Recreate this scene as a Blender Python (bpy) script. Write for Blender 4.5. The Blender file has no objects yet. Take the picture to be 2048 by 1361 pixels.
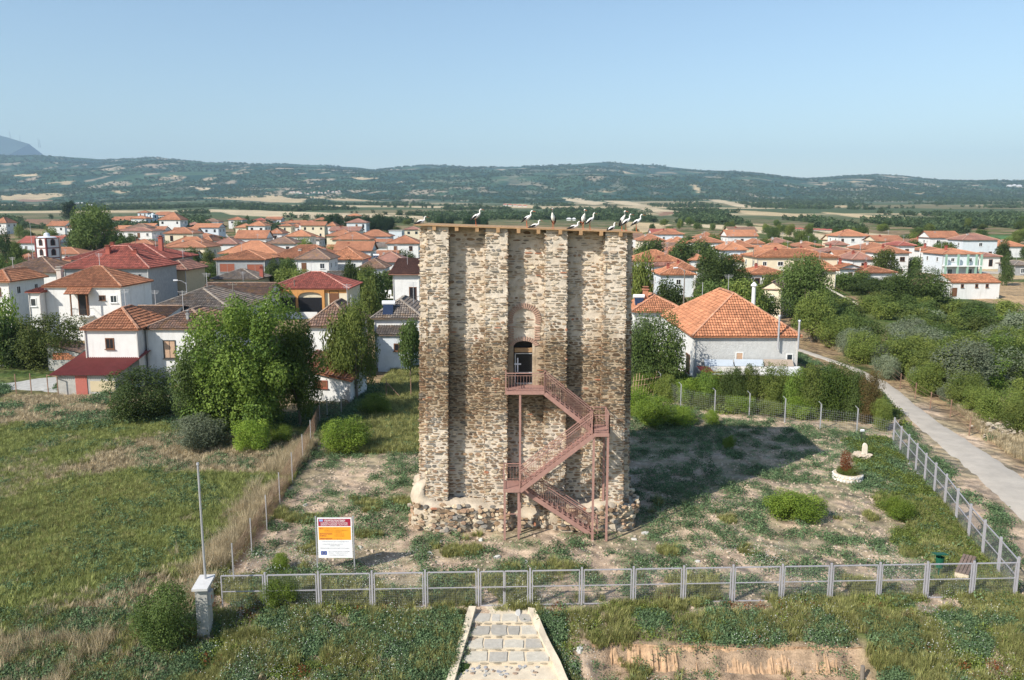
import bpy, math, random
import numpy as np
from mathutils import Vector, Matrix
R=math.radians; PI=math.pi
random.seed(7); rng=np.random.default_rng(11)
S=bpy.context.scene; COL=S.collection
# ---------------------------------------------------------------- camera
CZ=16.6; FPX=1593.0; PITCH=math.atan(250/FPX)
cam=bpy.data.cameras.new('camera'); camo=bpy.data.objects.new('camera',cam); COL.objects.link(camo)
cam.lens=28; cam.sensor_width=36; cam.clip_start=.2; cam.clip_end=60000
camo.location=(0,0,CZ); camo.rotation_euler=(PI/2-PITCH,0,0); S.camera=camo
# ---------------------------------------------------------------- light
SUN_EL=37.6; SUN_AZ=50.0      # light comes from behind-left of the camera
W=bpy.data.worlds.new('World'); S.world=W; W.use_nodes=True
nt=W.node_tree; nt.nodes.clear()
sky=nt.nodes.new('ShaderNodeTexSky'); sky.sky_type='NISHITA'; sky.sun_disc=False
sky.sun_elevation=R(SUN_EL); sky.sun_rotation=R(180+SUN_AZ); sky.altitude=300
sky.air_density=1.25; sky.dust_density=.9; sky.ozone_density=2.6
bg=nt.nodes.new('ShaderNodeBackground'); bg.inputs[1].default_value=.104
wo=nt.nodes.new('ShaderNodeOutputWorld'); nt.links.new(sky.outputs[0],bg.inputs[0]); nt.links.new(bg.outputs[0],wo.inputs[0])
sl=bpy.data.lights.new('sun','SUN'); sl.energy=4.0; sl.angle=R(.5); sl.color=(1,.94,.845)
so=bpy.data.objects.new('sun',sl); COL.objects.link(so)
ce=math.cos(R(SUN_EL)); SD=Vector((ce*math.sin(R(SUN_AZ)),ce*math.cos(R(SUN_AZ)),-math.sin(R(SUN_EL))))
so.rotation_euler=SD.to_track_quat('-Z','Y').to_euler(); so.location=(-60,-60,80)
S.view_settings.view_transform='Standard'; S.view_settings.look='None'; S.view_settings.exposure=.66; S.view_settings.gamma=1
S.cycles.volume_bounces=0; S.cycles.max_bounces=6; S.cycles.transparent_max_bounces=8
# ---------------------------------------------------------------- helpers
CP,SP=math.cos(PITCH),math.sin(PITCH)
def ray(x,y):
    a=(x-1024)/FPX; b=(680.5-y)/FPX
    return (a, CP+b*SP, -SP+b*CP)
def at(x,y,Y):
    d=ray(x,y); t=Y/d[1]; return Vector((d[0]*t,Y,CZ+d[2]*t))
def vn(x,y,s=0.):
    ix=np.floor(x); iy=np.floor(y); fx=x-ix; fy=y-iy; fx=fx*fx*(3-2*fx); fy=fy*fy*(3-2*fy)
    def h(a,b):
        v=np.sin(a*127.1+b*311.7+s*74.7)*43758.5453; return v-np.floor(v)
    return (h(ix,iy)*(1-fx)+h(ix+1,iy)*fx)*(1-fy)+(h(ix,iy+1)*(1-fx)+h(ix+1,iy+1)*fx)*fy
def fbm(x,y,o=4,s=0.):
    v=0;a=.5;n=0
    for i in range(o): v=v+a*vn(x*2**i,y*2**i,s+i*3.1); n+=a; a*=.5
    return v/n
def sst(a,b,x):
    t=np.clip((x-a)/(b-a),0,1); return t*t*(3-2*t)
CRX=np.array([-1400,-500,0,100,200,300,450,600,750,850,950,1050,1200,1300,1400,1500,1600,1750,1900,2048,2600,3500.])
CRY=np.array([330,315,310,311,321,317,325,331,340,331,334,333,327,333,342,346,358,351,363,368,372,380.])
HX=np.array([-200,130,250,400,650,1000,2000,3500,4300,9000.]); HZ=np.array([0,0,2,6,12,20,45,96,125,125.])
def gz(x,y):
    x=np.asarray(x,float); y=np.asarray(y,float)
    z=np.interp(y,HX,HZ)
    z=z-.15*(1-sst(40,44,y))-np.clip((31.6-y)*.19,0,1.5)*sst(24,31,-x*.0+30)
    # eroded bank on the right, lower ground on the far left front
    z=z-.68*sst(2.6,3.8,x)*(1-sst(13.2,15.0,x))*(1-sst(29.25,29.55,y+.5*(fbm(x*.6,x*0.+.1,2,5)-.5)))
    z=z-.45*(1-sst(1.55,1.95,abs(x-.62)-.14*np.clip(31.6-y,0,9)))*(1-sst(31.0,31.5,y))
    nearm=1-sst(200,500,y)
    z=z+(fbm(x*.35,y*.35,3,1)-.5)*.22*nearm
    # foot hills and range
    px=1024+x/np.maximum(y,1)*1612
    cry=np.interp(px,CRX,CRY); ch=(680.5-cry)/FPX; tt=(-SP+ch*CP)/(CP+ch*SP)
    H=CZ+tt*6500-125
    far=sst(2500,6500,y)
    rn=fbm(x/900+y/2400,y/900,5,9); rg=1-abs(2*fbm(x/1100-y/3000,y/1500,4,4)-1)
    prof=np.clip((y-2500)/4000,0,1)**1.2
    z=z+np.where(y>2500,H*prof*(1+(1-far*.85)*(rg-.75)*1.1)+70*(rn-.5)*prof*(1-far*.7),0)
    z=z-np.where(y>6500,(y-6500)*.12,0)
    z=z+sst(600,1500,y)*(fbm(x/420,y/700,3,21)-.5)*np.interp(y,[600,2000,3600,5000],[0,14,34,20])
    return z
def g1(x,y): return float(gz(x,y))
_Y=np.geomspace(6,6400,1400)
def G(x,y,dz=0.):
    d=ray(x,y); t=_Y/d[1]; X=d[0]*t; Z=CZ+d[2]*t; f=Z-gz(X,_Y)-dz
    i=int(np.argmax(f<0)) if (f<0).any() else len(_Y)-1
    a,b=_Y[max(i-1,0)],_Y[i]
    for _ in range(18):
        m=(a+b)/2; t=m/d[1]
        if CZ+d[2]*t-g1(d[0]*t,m)-dz<0: b=m
        else: a=m
    t=b/d[1]; return Vector((d[0]*t,b,CZ+d[2]*t))
def zc(P): return P.y*CP-(P.z-CZ)*SP
def new(name,me,parent=None,mat=None):
    o=bpy.data.objects.new(name,me); COL.objects.link(o); o.parent=parent
    return o
def tag(o,label=None,cat=None,group=None,kind=None):
    if label:o['label']=label
    if cat:o['category']=cat
    if group:o['group']=group
    if kind:o['kind']=kind
    return o
def empty(name,loc,label,cat,group=None,rz=0.):
    o=bpy.data.objects.new(name,None); COL.objects.link(o); o.location=loc; o.rotation_euler=(0,0,rz); o.empty_display_size=.3
    return tag(o,label,cat,group)
class M:
    def __init__(s): s.v=[];s.q=[];s.t=[];s.cq=[];s.ct=[];s.n=0;s.uq=[];s.ut=[]
    def add(s,v,f,col=(1,1,1),uv=None):
        v=np.asarray(v,float).reshape(-1,3); f=np.asarray(f,int)
        k=f.shape[1]; c=np.asarray(col,float)
        if c.ndim==1: c=np.tile(c,(len(f),1))
        (s.q if k==4 else s.t).append(f+s.n); (s.cq if k==4 else s.ct).append(c)
        u=np.zeros((len(f),k,2)) if uv is None else np.asarray(uv,float).reshape(len(f),k,2)
        (s.uq if k==4 else s.ut).append(u.reshape(-1,2))
        s.v.append(v); s.n+=len(v); return s
    def box(s,c,d,col=(1,1,1),rot=None):
        x,y,z=d[0]/2,d[1]/2,d[2]/2
        v=np.array([(a*x,b*y,e*z) for e in(-1,1) for a,b in((-1,-1),(1,-1),(1,1),(-1,1))])
        if rot is not None: v=v@np.array(Matrix(rot).to_3x3()).T
        return s.add(v+np.array(c),[(0,3,2,1),(4,5,6,7),(0,1,5,4),(1,2,6,5),(2,3,7,6),(3,0,4,7)],col)
    def bb(s,x0,x1,y0,y1,z0,z1,col=(1,1,1)): return s.box(((x0+x1)/2,(y0+y1)/2,(z0+z1)/2),(x1-x0,y1-y0,z1-z0),col)
    def bar(s,a,b,w=.04,h=None,col=(1,1,1)):
        a=Vector(a);b=Vector(b);d=b-a;L=d.length
        if L<1e-6:return s
        q=d.to_track_quat('Y','Z').to_matrix()
        return s.box((a+b)/2,(w,L,h or w),col,q)
    def tube(s,pts,rad,n=7,col=(1,1,1),cap=True):
        pts=[Vector(p) for p in pts]; k=len(pts)
        if not hasattr(rad,'__len__'): rad=[rad]*k
        vs=[];
        for i,p in enumerate(pts):
            d=(pts[min(i+1,k-1)]-pts[max(i-1,0)]).normalized(); q=d.to_track_quat('Z','X').to_matrix()
            for j in range(n):
                a=2*PI*j/n; vs.append(p+q@Vector((math.cos(a)*rad[i],math.sin(a)*rad[i],0)))
        f=[(i*n+j,i*n+(j+1)%n,(i+1)*n+(j+1)%n,(i+1)*n+j) for i in range(k-1) for j in range(n)]
        s.add([tuple(v) for v in vs],f,col)
        if cap:
            for e,idx in((0,range(n)),(k-1,range(n))):
                b=e*n; c=[tuple(vs[b+j]) for j in idx]+[tuple(pts[e])]
                s.add(c,[(j,(j+1)%n,n) if e else ((j+1)%n,j,n) for j in range(n)],col)
        return s
    def lathe(s,prof,n=12,c=(0,0,0),col=(1,1,1)):
        v=[(c[0]+r*math.cos(2*PI*j/n),c[1]+r*math.sin(2*PI*j/n),c[2]+z) for r,z in prof for j in range(n)]
        f=[(i*n+j,i*n+(j+1)%n,(i+1)*n+(j+1)%n,(i+1)*n+j) for i in range(len(prof)-1) for j in range(n)]
        return s.add(v,f,col)
    def mesh(s,name,mat,smooth=False):
        me=bpy.data.meshes.new(name)
        v=np.concatenate(s.v) if s.v else np.zeros((0,3))
        q=np.concatenate(s.q) if s.q else np.zeros((0,4),int); t=np.concatenate(s.t) if s.t else np.zeros((0,3),int)
        nf=len(q)+len(t); me.vertices.add(len(v)); me.vertices.foreach_set('co',v.ravel())
        me.loops.add(q.size+t.size); me.loops.foreach_set('vertex_index',np.concatenate([q.ravel(),t.ravel()]).astype(np.int32))
        me.polygons.add(nf)
        ls=np.concatenate([np.arange(len(q))*4,q.size+np.arange(len(t))*3]).astype(np.int32)
        me.polygons.foreach_set('loop_start',ls)
        c=np.concatenate(s.cq+s.ct) if nf else np.zeros((0,3)); c=np.hstack([c,np.ones((len(c),1))])
        a=me.attributes.new('col','FLOAT_COLOR','FACE'); a.data.foreach_set('color',c.ravel())
        u=me.uv_layers.new(name='UVMap'); u.data.foreach_set('uv',np.concatenate(s.uq+s.ut).ravel())
        me.update(calc_edges=True)
        me.polygons.foreach_set('use_smooth',np.full(nf,bool(smooth)))
        if mat: me.materials.append(mat)
        return me
    def build(s,name,mat,parent=None,smooth=False): return new(name,s.mesh(name,mat,smooth),parent)
# ---------------------------------------------------------------- materials
def mat(name,c=(.5,.5,.5),rough=.85,var=.25,scale=3.,bump=.0,bscale=30.,attr=False,metal=0.,stain=0.,trans=0.,coord='Object',spec=.3,streak=0.,dist=.02,base2=None):
    m=bpy.data.materials.new(name); m.use_nodes=True; n=m.node_tree.nodes; l=m.node_tree.links
    b=n['Principled BSDF']; b.inputs['Roughness'].default_value=rough; b.inputs['Metallic'].default_value=metal
    b.inputs['Specular IOR Level'].default_value=spec
    tc=n.new('ShaderNodeTexCoord'); co=tc.outputs[coord]
    if coord=='World':
        pass
    ns=n.new('ShaderNodeTexNoise'); ns.inputs['Scale'].default_value=scale; ns.inputs['Detail'].default_value=6; ns.inputs['Roughness'].default_value=.65
    l.new(co,ns.inputs['Vector'])
    mr=n.new('ShaderNodeMapRange'); mr.inputs[1].default_value=.28; mr.inputs[2].default_value=.72; mr.inputs[3].default_value=1-var; mr.inputs[4].default_value=1+var
    l.new(ns.outputs[0],mr.inputs[0])
    mx=n.new('ShaderNodeMix'); mx.data_type='RGBA'; mx.blend_type='MULTIPLY'; mx.inputs[0].default_value=1
    mx.inputs[6].default_value=(*c,1); l.new(mr.outputs[0],mx.inputs[7]); out=mx.outputs[2]
    if attr:
        at_=n.new('ShaderNodeAttribute'); at_.attribute_name='col'
        m2=n.new('ShaderNodeMix'); m2.data_type='RGBA'; m2.blend_type='MULTIPLY'; m2.inputs[0].default_value=1
        l.new(out,m2.inputs[6]); l.new(at_.outputs[0],m2.inputs[7]); out=m2.outputs[2]
    if stain>0 or streak>0:
        n2=n.new('ShaderNodeTexNoise'); n2.inputs['Scale'].default_value=.9; n2.inputs['Detail'].default_value=8; n2.inputs['Roughness'].default_value=.7
        mp=n.new('ShaderNodeMapping'); l.new(co,mp.inputs[0]); mp.inputs[3].default_value=(1.6,1.6,.3 if streak>0 else 1.); l.new(mp.outputs[0],n2.inputs[0])
        r2=n.new('ShaderNodeMapRange'); r2.inputs[1].default_value=.5; r2.inputs[2].default_value=.75; r2.inputs[4].default_value=max(stain,streak); l.new(n2.outputs[0],r2.inputs[0])
        m3=n.new('ShaderNodeMix'); m3.data_type='RGBA'; l.new(r2.outputs[0],m3.inputs[0]); l.new(out,m3.inputs[6]); m3.inputs[7].default_value=(*(base2 or (.22,.19,.15)),1); out=m3.outputs[2]
    l.new(out,b.inputs['Base Color'])
    if bump>0:
        n3=n.new('ShaderNodeTexNoise'); n3.inputs['Scale'].default_value=bscale; n3.inputs['Detail'].default_value=5; l.new(co,n3.inputs['Vector'])
        bp=n.new('ShaderNodeBump'); bp.inputs['Strength'].default_value=bump; bp.inputs['Distance'].default_value=dist
        l.new(n3.outputs[0],bp.inputs['Height']); l.new(bp.outputs[0],b.inputs['Normal'])
    return m
def leafmat(name,c,c2,tr=.35):
    m=bpy.data.materials.new(name); m.use_nodes=True; n=m.node_tree.nodes; l=m.node_tree.links; b=n['Principled BSDF']
    b.inputs['Roughness'].default_value=.62; b.inputs['Specular IOR Level'].default_value=.25
    a=n.new('ShaderNodeAttribute'); a.attribute_name='col'; oi=n.new('ShaderNodeObjectInfo')
    sep=n.new('ShaderNodeSeparateColor'); l.new(a.outputs[0],sep.inputs[0])
    mx=n.new('ShaderNodeMix'); mx.data_type='RGBA'; mx.inputs[6].default_value=(*c,1); mx.inputs[7].default_value=(*c2,1); l.new(sep.outputs[0],mx.inputs[0])
    mr=n.new('ShaderNodeMapRange'); mr.inputs[3].default_value=.62; mr.inputs[4].default_value=1.42; l.new(oi.outputs['Random'],mr.inputs[0])
    m2=n.new('ShaderNodeMix'); m2.data_type='RGBA'; m2.blend_type='MULTIPLY'; m2.inputs[0].default_value=1; l.new(mx.outputs[2],m2.inputs[6]); l.new(mr.outputs[0],m2.inputs[7])
    l.new(m2.outputs[2],b.inputs['Base Color'])
    t=n.new('ShaderNodeBsdfTranslucent'); l.new(m2.outputs[2],t.inputs[0]); ms=n.new('ShaderNodeMixShader'); ms.inputs[0].default_value=tr
    l.new(b.outputs[0],ms.inputs[1]); l.new(t.outputs[0],ms.inputs[2]); l.new(ms.outputs[0],n['Material Output'].inputs[0])
    return m
def roofmat(name,c,c2,moss=.0):
    m=bpy.data.materials.new(name); m.use_nodes=True; n=m.node_tree.nodes; l=m.node_tree.links; b=n['Principled BSDF']; b.inputs['Roughness'].default_value=.85
    uv=n.new('ShaderNodeUVMap'); sx=n.new('ShaderNodeSeparateXYZ'); l.new(uv.outputs[0],sx.inputs[0])
    def mth(op,a,v=None,w=None):
        k=n.new('ShaderNodeMath'); k.operation=op; l.new(a,k.inputs[0])
        if v is not None:
            if hasattr(v,'default_value'): l.new(v,k.inputs[1])
            else: k.inputs[1].default_value=v
        return k.outputs[0]
    u=mth('DIVIDE',sx.outputs[0],.26); v=mth('DIVIDE',sx.outputs[1],.38)
    fu=mth('FLOOR',u); fv=mth('FLOOR',v); su=mth('ABSOLUTE',mth('SINE',mth('MULTIPLY',u,PI))); sv=mth('FRACT',v)
    cb=n.new('ShaderNodeCombineXYZ'); l.new(fu,cb.inputs[0]); l.new(fv,cb.inputs[1])
    wn=n.new('ShaderNodeTexWhiteNoise'); wn.noise_dimensions='2D'; l.new(cb.outputs[0],wn.inputs[0])
    mx=n.new('ShaderNodeMix'); mx.data_type='RGBA'; mx.inputs[6].default_value=(*c,1); mx.inputs[7].default_value=(*c2,1); l.new(wn.outputs[0],mx.inputs[0])
    geo=n.new('ShaderNodeNewGeometry'); ns=n.new('ShaderNodeTexNoise'); ns.inputs['Scale'].default_value=.35; ns.inputs['Detail'].default_value=7; ns.inputs['Roughness'].default_value=.7; l.new(geo.outputs['Position'],ns.inputs[0])
    mr=n.new('ShaderNodeMapRange'); mr.inputs[1].default_value=.3; mr.inputs[2].default_value=.7; mr.inputs[3].default_value=.68; mr.inputs[4].default_value=1.2; l.new(ns.outputs[0],mr.inputs[0])
    m2=n.new('ShaderNodeMix'); m2.data_type='RGBA'; m2.blend_type='MULTIPLY'; m2.inputs[0].default_value=1; l.new(mx.outputs[2],m2.inputs[6]); l.new(mr.outputs[0],m2.inputs[7]); out=m2.outputs[2]
    at_=n.new('ShaderNodeAttribute'); at_.attribute_name='col'
    m4=n.new('ShaderNodeMix'); m4.data_type='RGBA'; m4.blend_type='MULTIPLY'; m4.inputs[0].default_value=1; l.new(out,m4.inputs[6]); l.new(at_.outputs[0],m4.inputs[7]); out=m4.outputs[2]
    if moss>0:
        r3=n.new('ShaderNodeMapRange'); r3.inputs[1].default_value=.5; r3.inputs[2].default_value=.68; r3.inputs[4].default_value=moss
        n4=n.new('ShaderNodeTexNoise'); n4.inputs['Scale'].default_value=1.3; n4.inputs['Detail'].default_value=6; l.new(geo.outputs['Position'],n4.inputs[0]); l.new(n4.outputs[0],r3.inputs[0])
        m3=n.new('ShaderNodeMix'); m3.data_type='RGBA'; l.new(r3.outputs[0],m3.inputs[0]); l.new(out,m3.inputs[6]); m3.inputs[7].default_value=(.33,.17,.04,1); out=m3.outputs[2]
    l.new(out,b.inputs['Base Color'])
    hh=mth('ADD',su,mth('MULTIPLY',sv,-.6)); bp=n.new('ShaderNodeBump'); bp.inputs['Strength'].default_value=.8; bp.inputs['Distance'].default_value=.06; l.new(hh,bp.inputs['Height']); l.new(bp.outputs[0],b.inputs['Normal'])
    return m
MT={}
MT['white']=mat('white_plaster',(.69,.685,.665),var=.07,scale=1.2,bump=.3,bscale=12,streak=.55,base2=(.44,.42,.38))
MT['cream']=mat('cream_plaster',(.68,.60,.44),var=.08,scale=1.2,bump=.2,streak=.25,base2=(.40,.35,.27))
MT['grey']=mat('grey_render',(.31,.315,.32),var=.15,scale=2,bump=.6,bscale=8,streak=.4,dist=.05,base2=(.27,.27,.27))
MT['lgrey']=mat('light_grey_render',(.50,.50,.485),var=.12,scale=2,bump=.8,bscale=7,streak=.4,dist=.06,base2=(.36,.36,.35))
MT['pale']=mat('pale_blue_plaster',(.60,.64,.67),var=.08,scale=1.5,bump=.3,streak=.3,base2=(.42,.42,.42))
MT['beige']=mat('beige_plaster',(.50,.40,.26),var=.1,scale=1.5,streak=.3,base2=(.30,.25,.18))
MT['ochre']=mat('ochre_plaster',(.55,.27,.09),var=.1,scale=2)
MT['green']=mat('mint_plaster',(.25,.52,.38),var=.1)
MT['brickw']=mat('hollow_brick',(.30,.10,.06),var=.3,scale=5,bump=.4)
MT['concrete']=mat('concrete',(.40,.39,.36),var=.18,scale=2.5,bump=.4,bscale=25,stain=.4)
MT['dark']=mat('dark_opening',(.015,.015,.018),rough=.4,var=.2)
MT['glass']=mat('window_glass',(.03,.04,.05),rough=.08,var=.2,spec=.8)
MT['wood']=mat('brown_wood',(.16,.075,.04),var=.25,scale=6)
MT['shutter']=mat('pale_wood_shutter',(.50,.33,.22),var=.15,scale=6)
MT['frame']=mat('white_frame',(.70,.70,.68),var=.05)
MT['metalw']=mat('galvanised_metal',(.50,.50,.52),rough=.42,var=.12,metal=.45,spec=.5)
MT['fencem']=mat('pale_painted_metal',(.40,.385,.41),rough=.5,var=.08,metal=.15)
MT['darkm']=mat('dark_metal',(.06,.055,.05),rough=.5,var=.2)
MT['pole']=mat('weathered_pole',(.20,.17,.14),var=.2)
MT['stairm']=mat('red_oxide_metal',(.35,.20,.165),rough=.55,var=.14,scale=5,stain=.25,base2=(.22,.10,.07))
MT['red']=mat('red_corrugated_sheet',(.25,.065,.055),rough=.6,var=.15,scale=2,stain=.2,base2=(.2,.08,.05))
MT['rusty']=mat('rusty_sheet',(.26,.16,.11),rough=.7,var=.4,scale=2)
MT['tank']=mat('white_tank',(.75,.75,.76),rough=.3,var=.04)
MT['solar']=mat('solar_glass',(.02,.03,.06),rough=.12,var=.2,spec=.7)
MT['bark']=mat('bark',(.16,.125,.095),var=.3,scale=9,bump=.5)
MT['mortar']=mat('pale_lime_mortar',(.57,.495,.40),var=.22,scale=2.2,bump=.7,bscale=9,stain=.5,base2=(.43,.33,.22),dist=.04,attr=True)
MT['stone']=mat('field_stone',(1,1,1),var=.28,scale=7,bump=.7,bscale=22,attr=True,dist=.03)
MT['oakw']=mat('fresh_timber',(.37,.23,.12),var=.25,scale=5)
MT['slab']=mat('grey_stone_slab',(1,1,1),var=.15,scale=5,bump=.3,attr=True)
MT['pave']=mat('pale_joint_mortar',(.60,.51,.38),var=.15,scale=3,bump=.4)
MT['road']=mat('pale_worn_asphalt',(.43,.385,.325),var=.14,scale=.8,bump=.35,bscale=40,stain=.35,base2=(.30,.27,.23))
MT['brick']=mat('fired_brick',(.46,.30,.23),var=.2,scale=6)
MT['any']=mat('painted_surface',(1,1,1),rough=.6,var=.06,attr=True)
MT['stork']=mat('white_feathers',(.78,.75,.70),var=.08,scale=8)
MT['storkb']=mat('black_feathers',(.02,.02,.022),var=.2)
MT['bill']=mat('orange_bill',(.55,.13,.05),var=.1)
ROOF={'orange':roofmat('orange_tiles',(.43,.185,.095),(.33,.135,.07)),'bright':roofmat('bright_orange_tiles',(.54,.235,.12),(.43,.18,.09)),
 'red':roofmat('red_tiles',(.38,.10,.07),(.29,.085,.06)),'brown':roofmat('old_brown_tiles',(.27,.155,.105),(.17,.115,.09),.5),
 'grey':roofmat('grey_weathered_tiles',(.24,.20,.165),(.15,.125,.11),.25),'dusky':roofmat('dusky_pink_tiles',(.38,.175,.12),(.27,.14,.105)),'rust':MT['rusty']}
RIDGE={'orange':(.45,.24,.15),'bright':(.50,.26,.16),'red':(.48,.24,.19),'brown':(.33,.23,.17),'grey':(.33,.28,.23),'dusky':(.42,.27,.2),'rust':(.3,.2,.15)}
MT['wire']=mat('grey_wire',(.22,.22,.22),rough=.6,var=.1)
MT['ridge']=mat('ridge_tiles',(1,1,1),var=.25,scale=4,attr=True)
LF={'dark':leafmat('dark_leaves',(0.047,0.081,0.020),(0.126,0.174,0.043)),'mid':leafmat('green_leaves',(0.075,0.118,0.024),(0.204,0.236,0.052)),
 'walnut':leafmat('walnut_leaves',(0.052,0.105,0.018),(0.175,0.242,0.041)),
 'light':leafmat('bright_leaves',(0.102,0.177,0.022),(0.271,0.355,0.051)),'olive':leafmat('olive_leaves',(0.119,0.152,0.093),(0.238,0.266,0.166)),
 'conifer':leafmat('conifer_needles',(0.023,0.049,0.018),(0.046,0.085,0.029)),'weed':leafmat('weed_leaves',(0.071,0.130,0.055),(0.172,0.248,0.116)),'gweed':leafmat('silvery_weed_leaves',(0.123,0.211,0.102),(0.248,0.372,0.168)),
 'grass':leafmat('meadow_grass_blades',(0.182,0.208,0.064),(0.378,0.358,0.136)),'mgrass':leafmat('pale_meadow_grass_blades',(0.168,0.205,0.055),(0.358,0.378,0.130)),'ygrass':leafmat('yellowing_grass_blades',(.25,.24,.08),(.42,.38,.16)),'dry':leafmat('dry_straw',(.36,.29,.175),(.56,.47,.31)),'olivey':leafmat('yellow_green_leaves',(0.120,0.170,0.030),(0.220,0.260,0.060)),
 'flower':leafmat('white_petals',(0.700,0.700,0.650),(0.800,0.800,0.750)),'rust':leafmat('rust_coloured_leaves',(0.160,0.050,0.020),(0.250,0.090,0.030)),'wood':leafmat('woodland_leaves',(0.050,0.088,0.039),(0.114,0.155,0.065))}
LF['rustg']=leafmat('rusty_green_leaves',(.10,.10,.03),(.24,.15,.06))
HAZE=8e-5
# ---------------------------------------------------------------- ground sheet
def inpoly(X,Y,P):
    r=np.zeros(X.shape,bool); n=len(P)
    for i in range(n):
        x0,y0=P[i];x1,y1=P[i-1]
        if y0==y1: continue
        c=((y0>Y)!=(y1>Y))&(X<(x1-x0)*(Y-y0)/(y1-y0)+x0); r^=c
    return r
def wpoly(pts): return [(lambda g:(g.x,g.y))(G(a,b)) for a,b in pts]
STRAW=(.52,.40,.235);STRAW2=(.56,.45,.29);BROWN=(.28,.17,.11);GREENF=(.10,.19,.07)
FIELDS=[([(390,396),(470,394),(560,391),(615,398),(600,406),(520,403)],STRAW),
([(418,419),(500,421),(590,424),(700,427),(850,433),(850,445),(700,441),(600,436),(470,431)],STRAW2),
([(600,391),(690,396),(770,404),(690,402)],STRAW),([(0,391),(60,387),(130,390),(100,398),(0,401)],STRAW),([(30,399),(110,401),(60,405)],BROWN),
([(35,437),(165,441),(165,452),(120,457),(50,455)],BROWN),([(1122,395),(1165,397),(1212,405),(1190,411),(1140,403)],STRAW2),
([(1195,401),(1260,403),(1308,413),(1280,414)],STRAW2),([(1253,444),(1300,446),(1345,450),(1300,464),(1260,472)],STRAW),
([(1347,442),(1400,449),(1500,453),(1600,459),(1664,474),(1640,480),(1560,472),(1480,462),(1400,455)],STRAW2),
([(1266,416),(1310,417),(1367,424),(1330,430)],STRAW2),([(1315,424),(1370,424),(1320,434)],BROWN),([(1400,398),(1440,400),(1518,416),(1480,415)],STRAW2),
([(1440,419),(1500,422),(1640,431),(1625,436),(1500,430)],STRAW),([(1628,461),(1740,467),(1850,475),(2060,490),(2060,505),(1900,492),(1700,477)],STRAW2),
([(1636,424),(1700,428),(1870,440),(1850,447),(1740,440)],STRAW),([(1895,436),(1960,438),(2060,448),(2060,452),(1960,444)],STRAW),
([(1955,433),(2060,440),(2060,444),(1990,439)],STRAW2),([(1850,452),(1890,452),(1870,459)],STRAW),([(1500,455),(1560,456),(1555,463),(1500,462)],STRAW),
([(1960,471),(2060,473),(2060,480),(1965,479)],GREENF),([(1900,531),(2060,545),(2060,560),(1990,556),(1900,541)],STRAW),
([(2010,565),(2060,566),(2060,640),(2000,610),(1890,590),(1870,580),(1990,590)],(.40,.28,.16)),([(60,462),(140,463),(140,470),(60,470)],(.30,.25,.13)),
([(1010,407),(1060,410),(1095,419),(1040,414)],STRAW),([(340,350),(375,352),(350,354)],STRAW),([(1195,380),(1240,383),(1210,386)],STRAW),
([(1380,368),(1395,371),(1400,388),(1388,380)],STRAW),([(20,350),(55,348),(75,352),(40,355)],STRAW),([(95,366),(150,362),(140,370)],STRAW),([(200,380),(260,384),(240,388)],STRAW),
([(380,374),(425,378),(400,381)],STRAW2),([(1700,360),(1725,364),(1705,367)],STRAW),([(1240,340),(1300,349),(1320,353),(1250,346)],STRAW),([(1480,447),(1540,449),(1520,452)],STRAW),
([(700,355),(760,357),(720,360)],STRAW),([(1660,412),(1700,411),(1690,416)],STRAW),([(1820,386),(1850,384),(1840,389)],STRAW)]
NC=560; rows=[-60,-30,-10,0]; y=4.
while y<7200: rows.append(y); y+=max(.0068*(y+20),.19)
rows=np.array(rows); U=np.linspace(-1.15,1.15,NC)
YY,UU=np.meshgrid(rows,U,indexing='ij'); XX=UU*(np.maximum(YY,0)+26); ZZ=gz(XX,YY)
def lerp(a,b,t): return a+(b-a)*t[...,None]
C3=lambda c:np.array(c)
def straw(X,Y): return sst(.585,.60,fbm(X/420+Y/900,Y/150,4,131)+.05*sst(900,1500,Y))*sst(750,950,Y)*(1-sst(1750,2250,Y))
def mdry(X,Y): return .035+fbm(X*.13,Y*.13,4,3)+.22*(fbm(X*.6,Y*.6,4,2)-.5)-.07+.22*(1-sst(28.6,30.2,Y))+.16*sst(48,52,Y)*(1-sst(57,60,Y))*sst(-38,-32,X)+.25*sst(60,64,Y)
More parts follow.
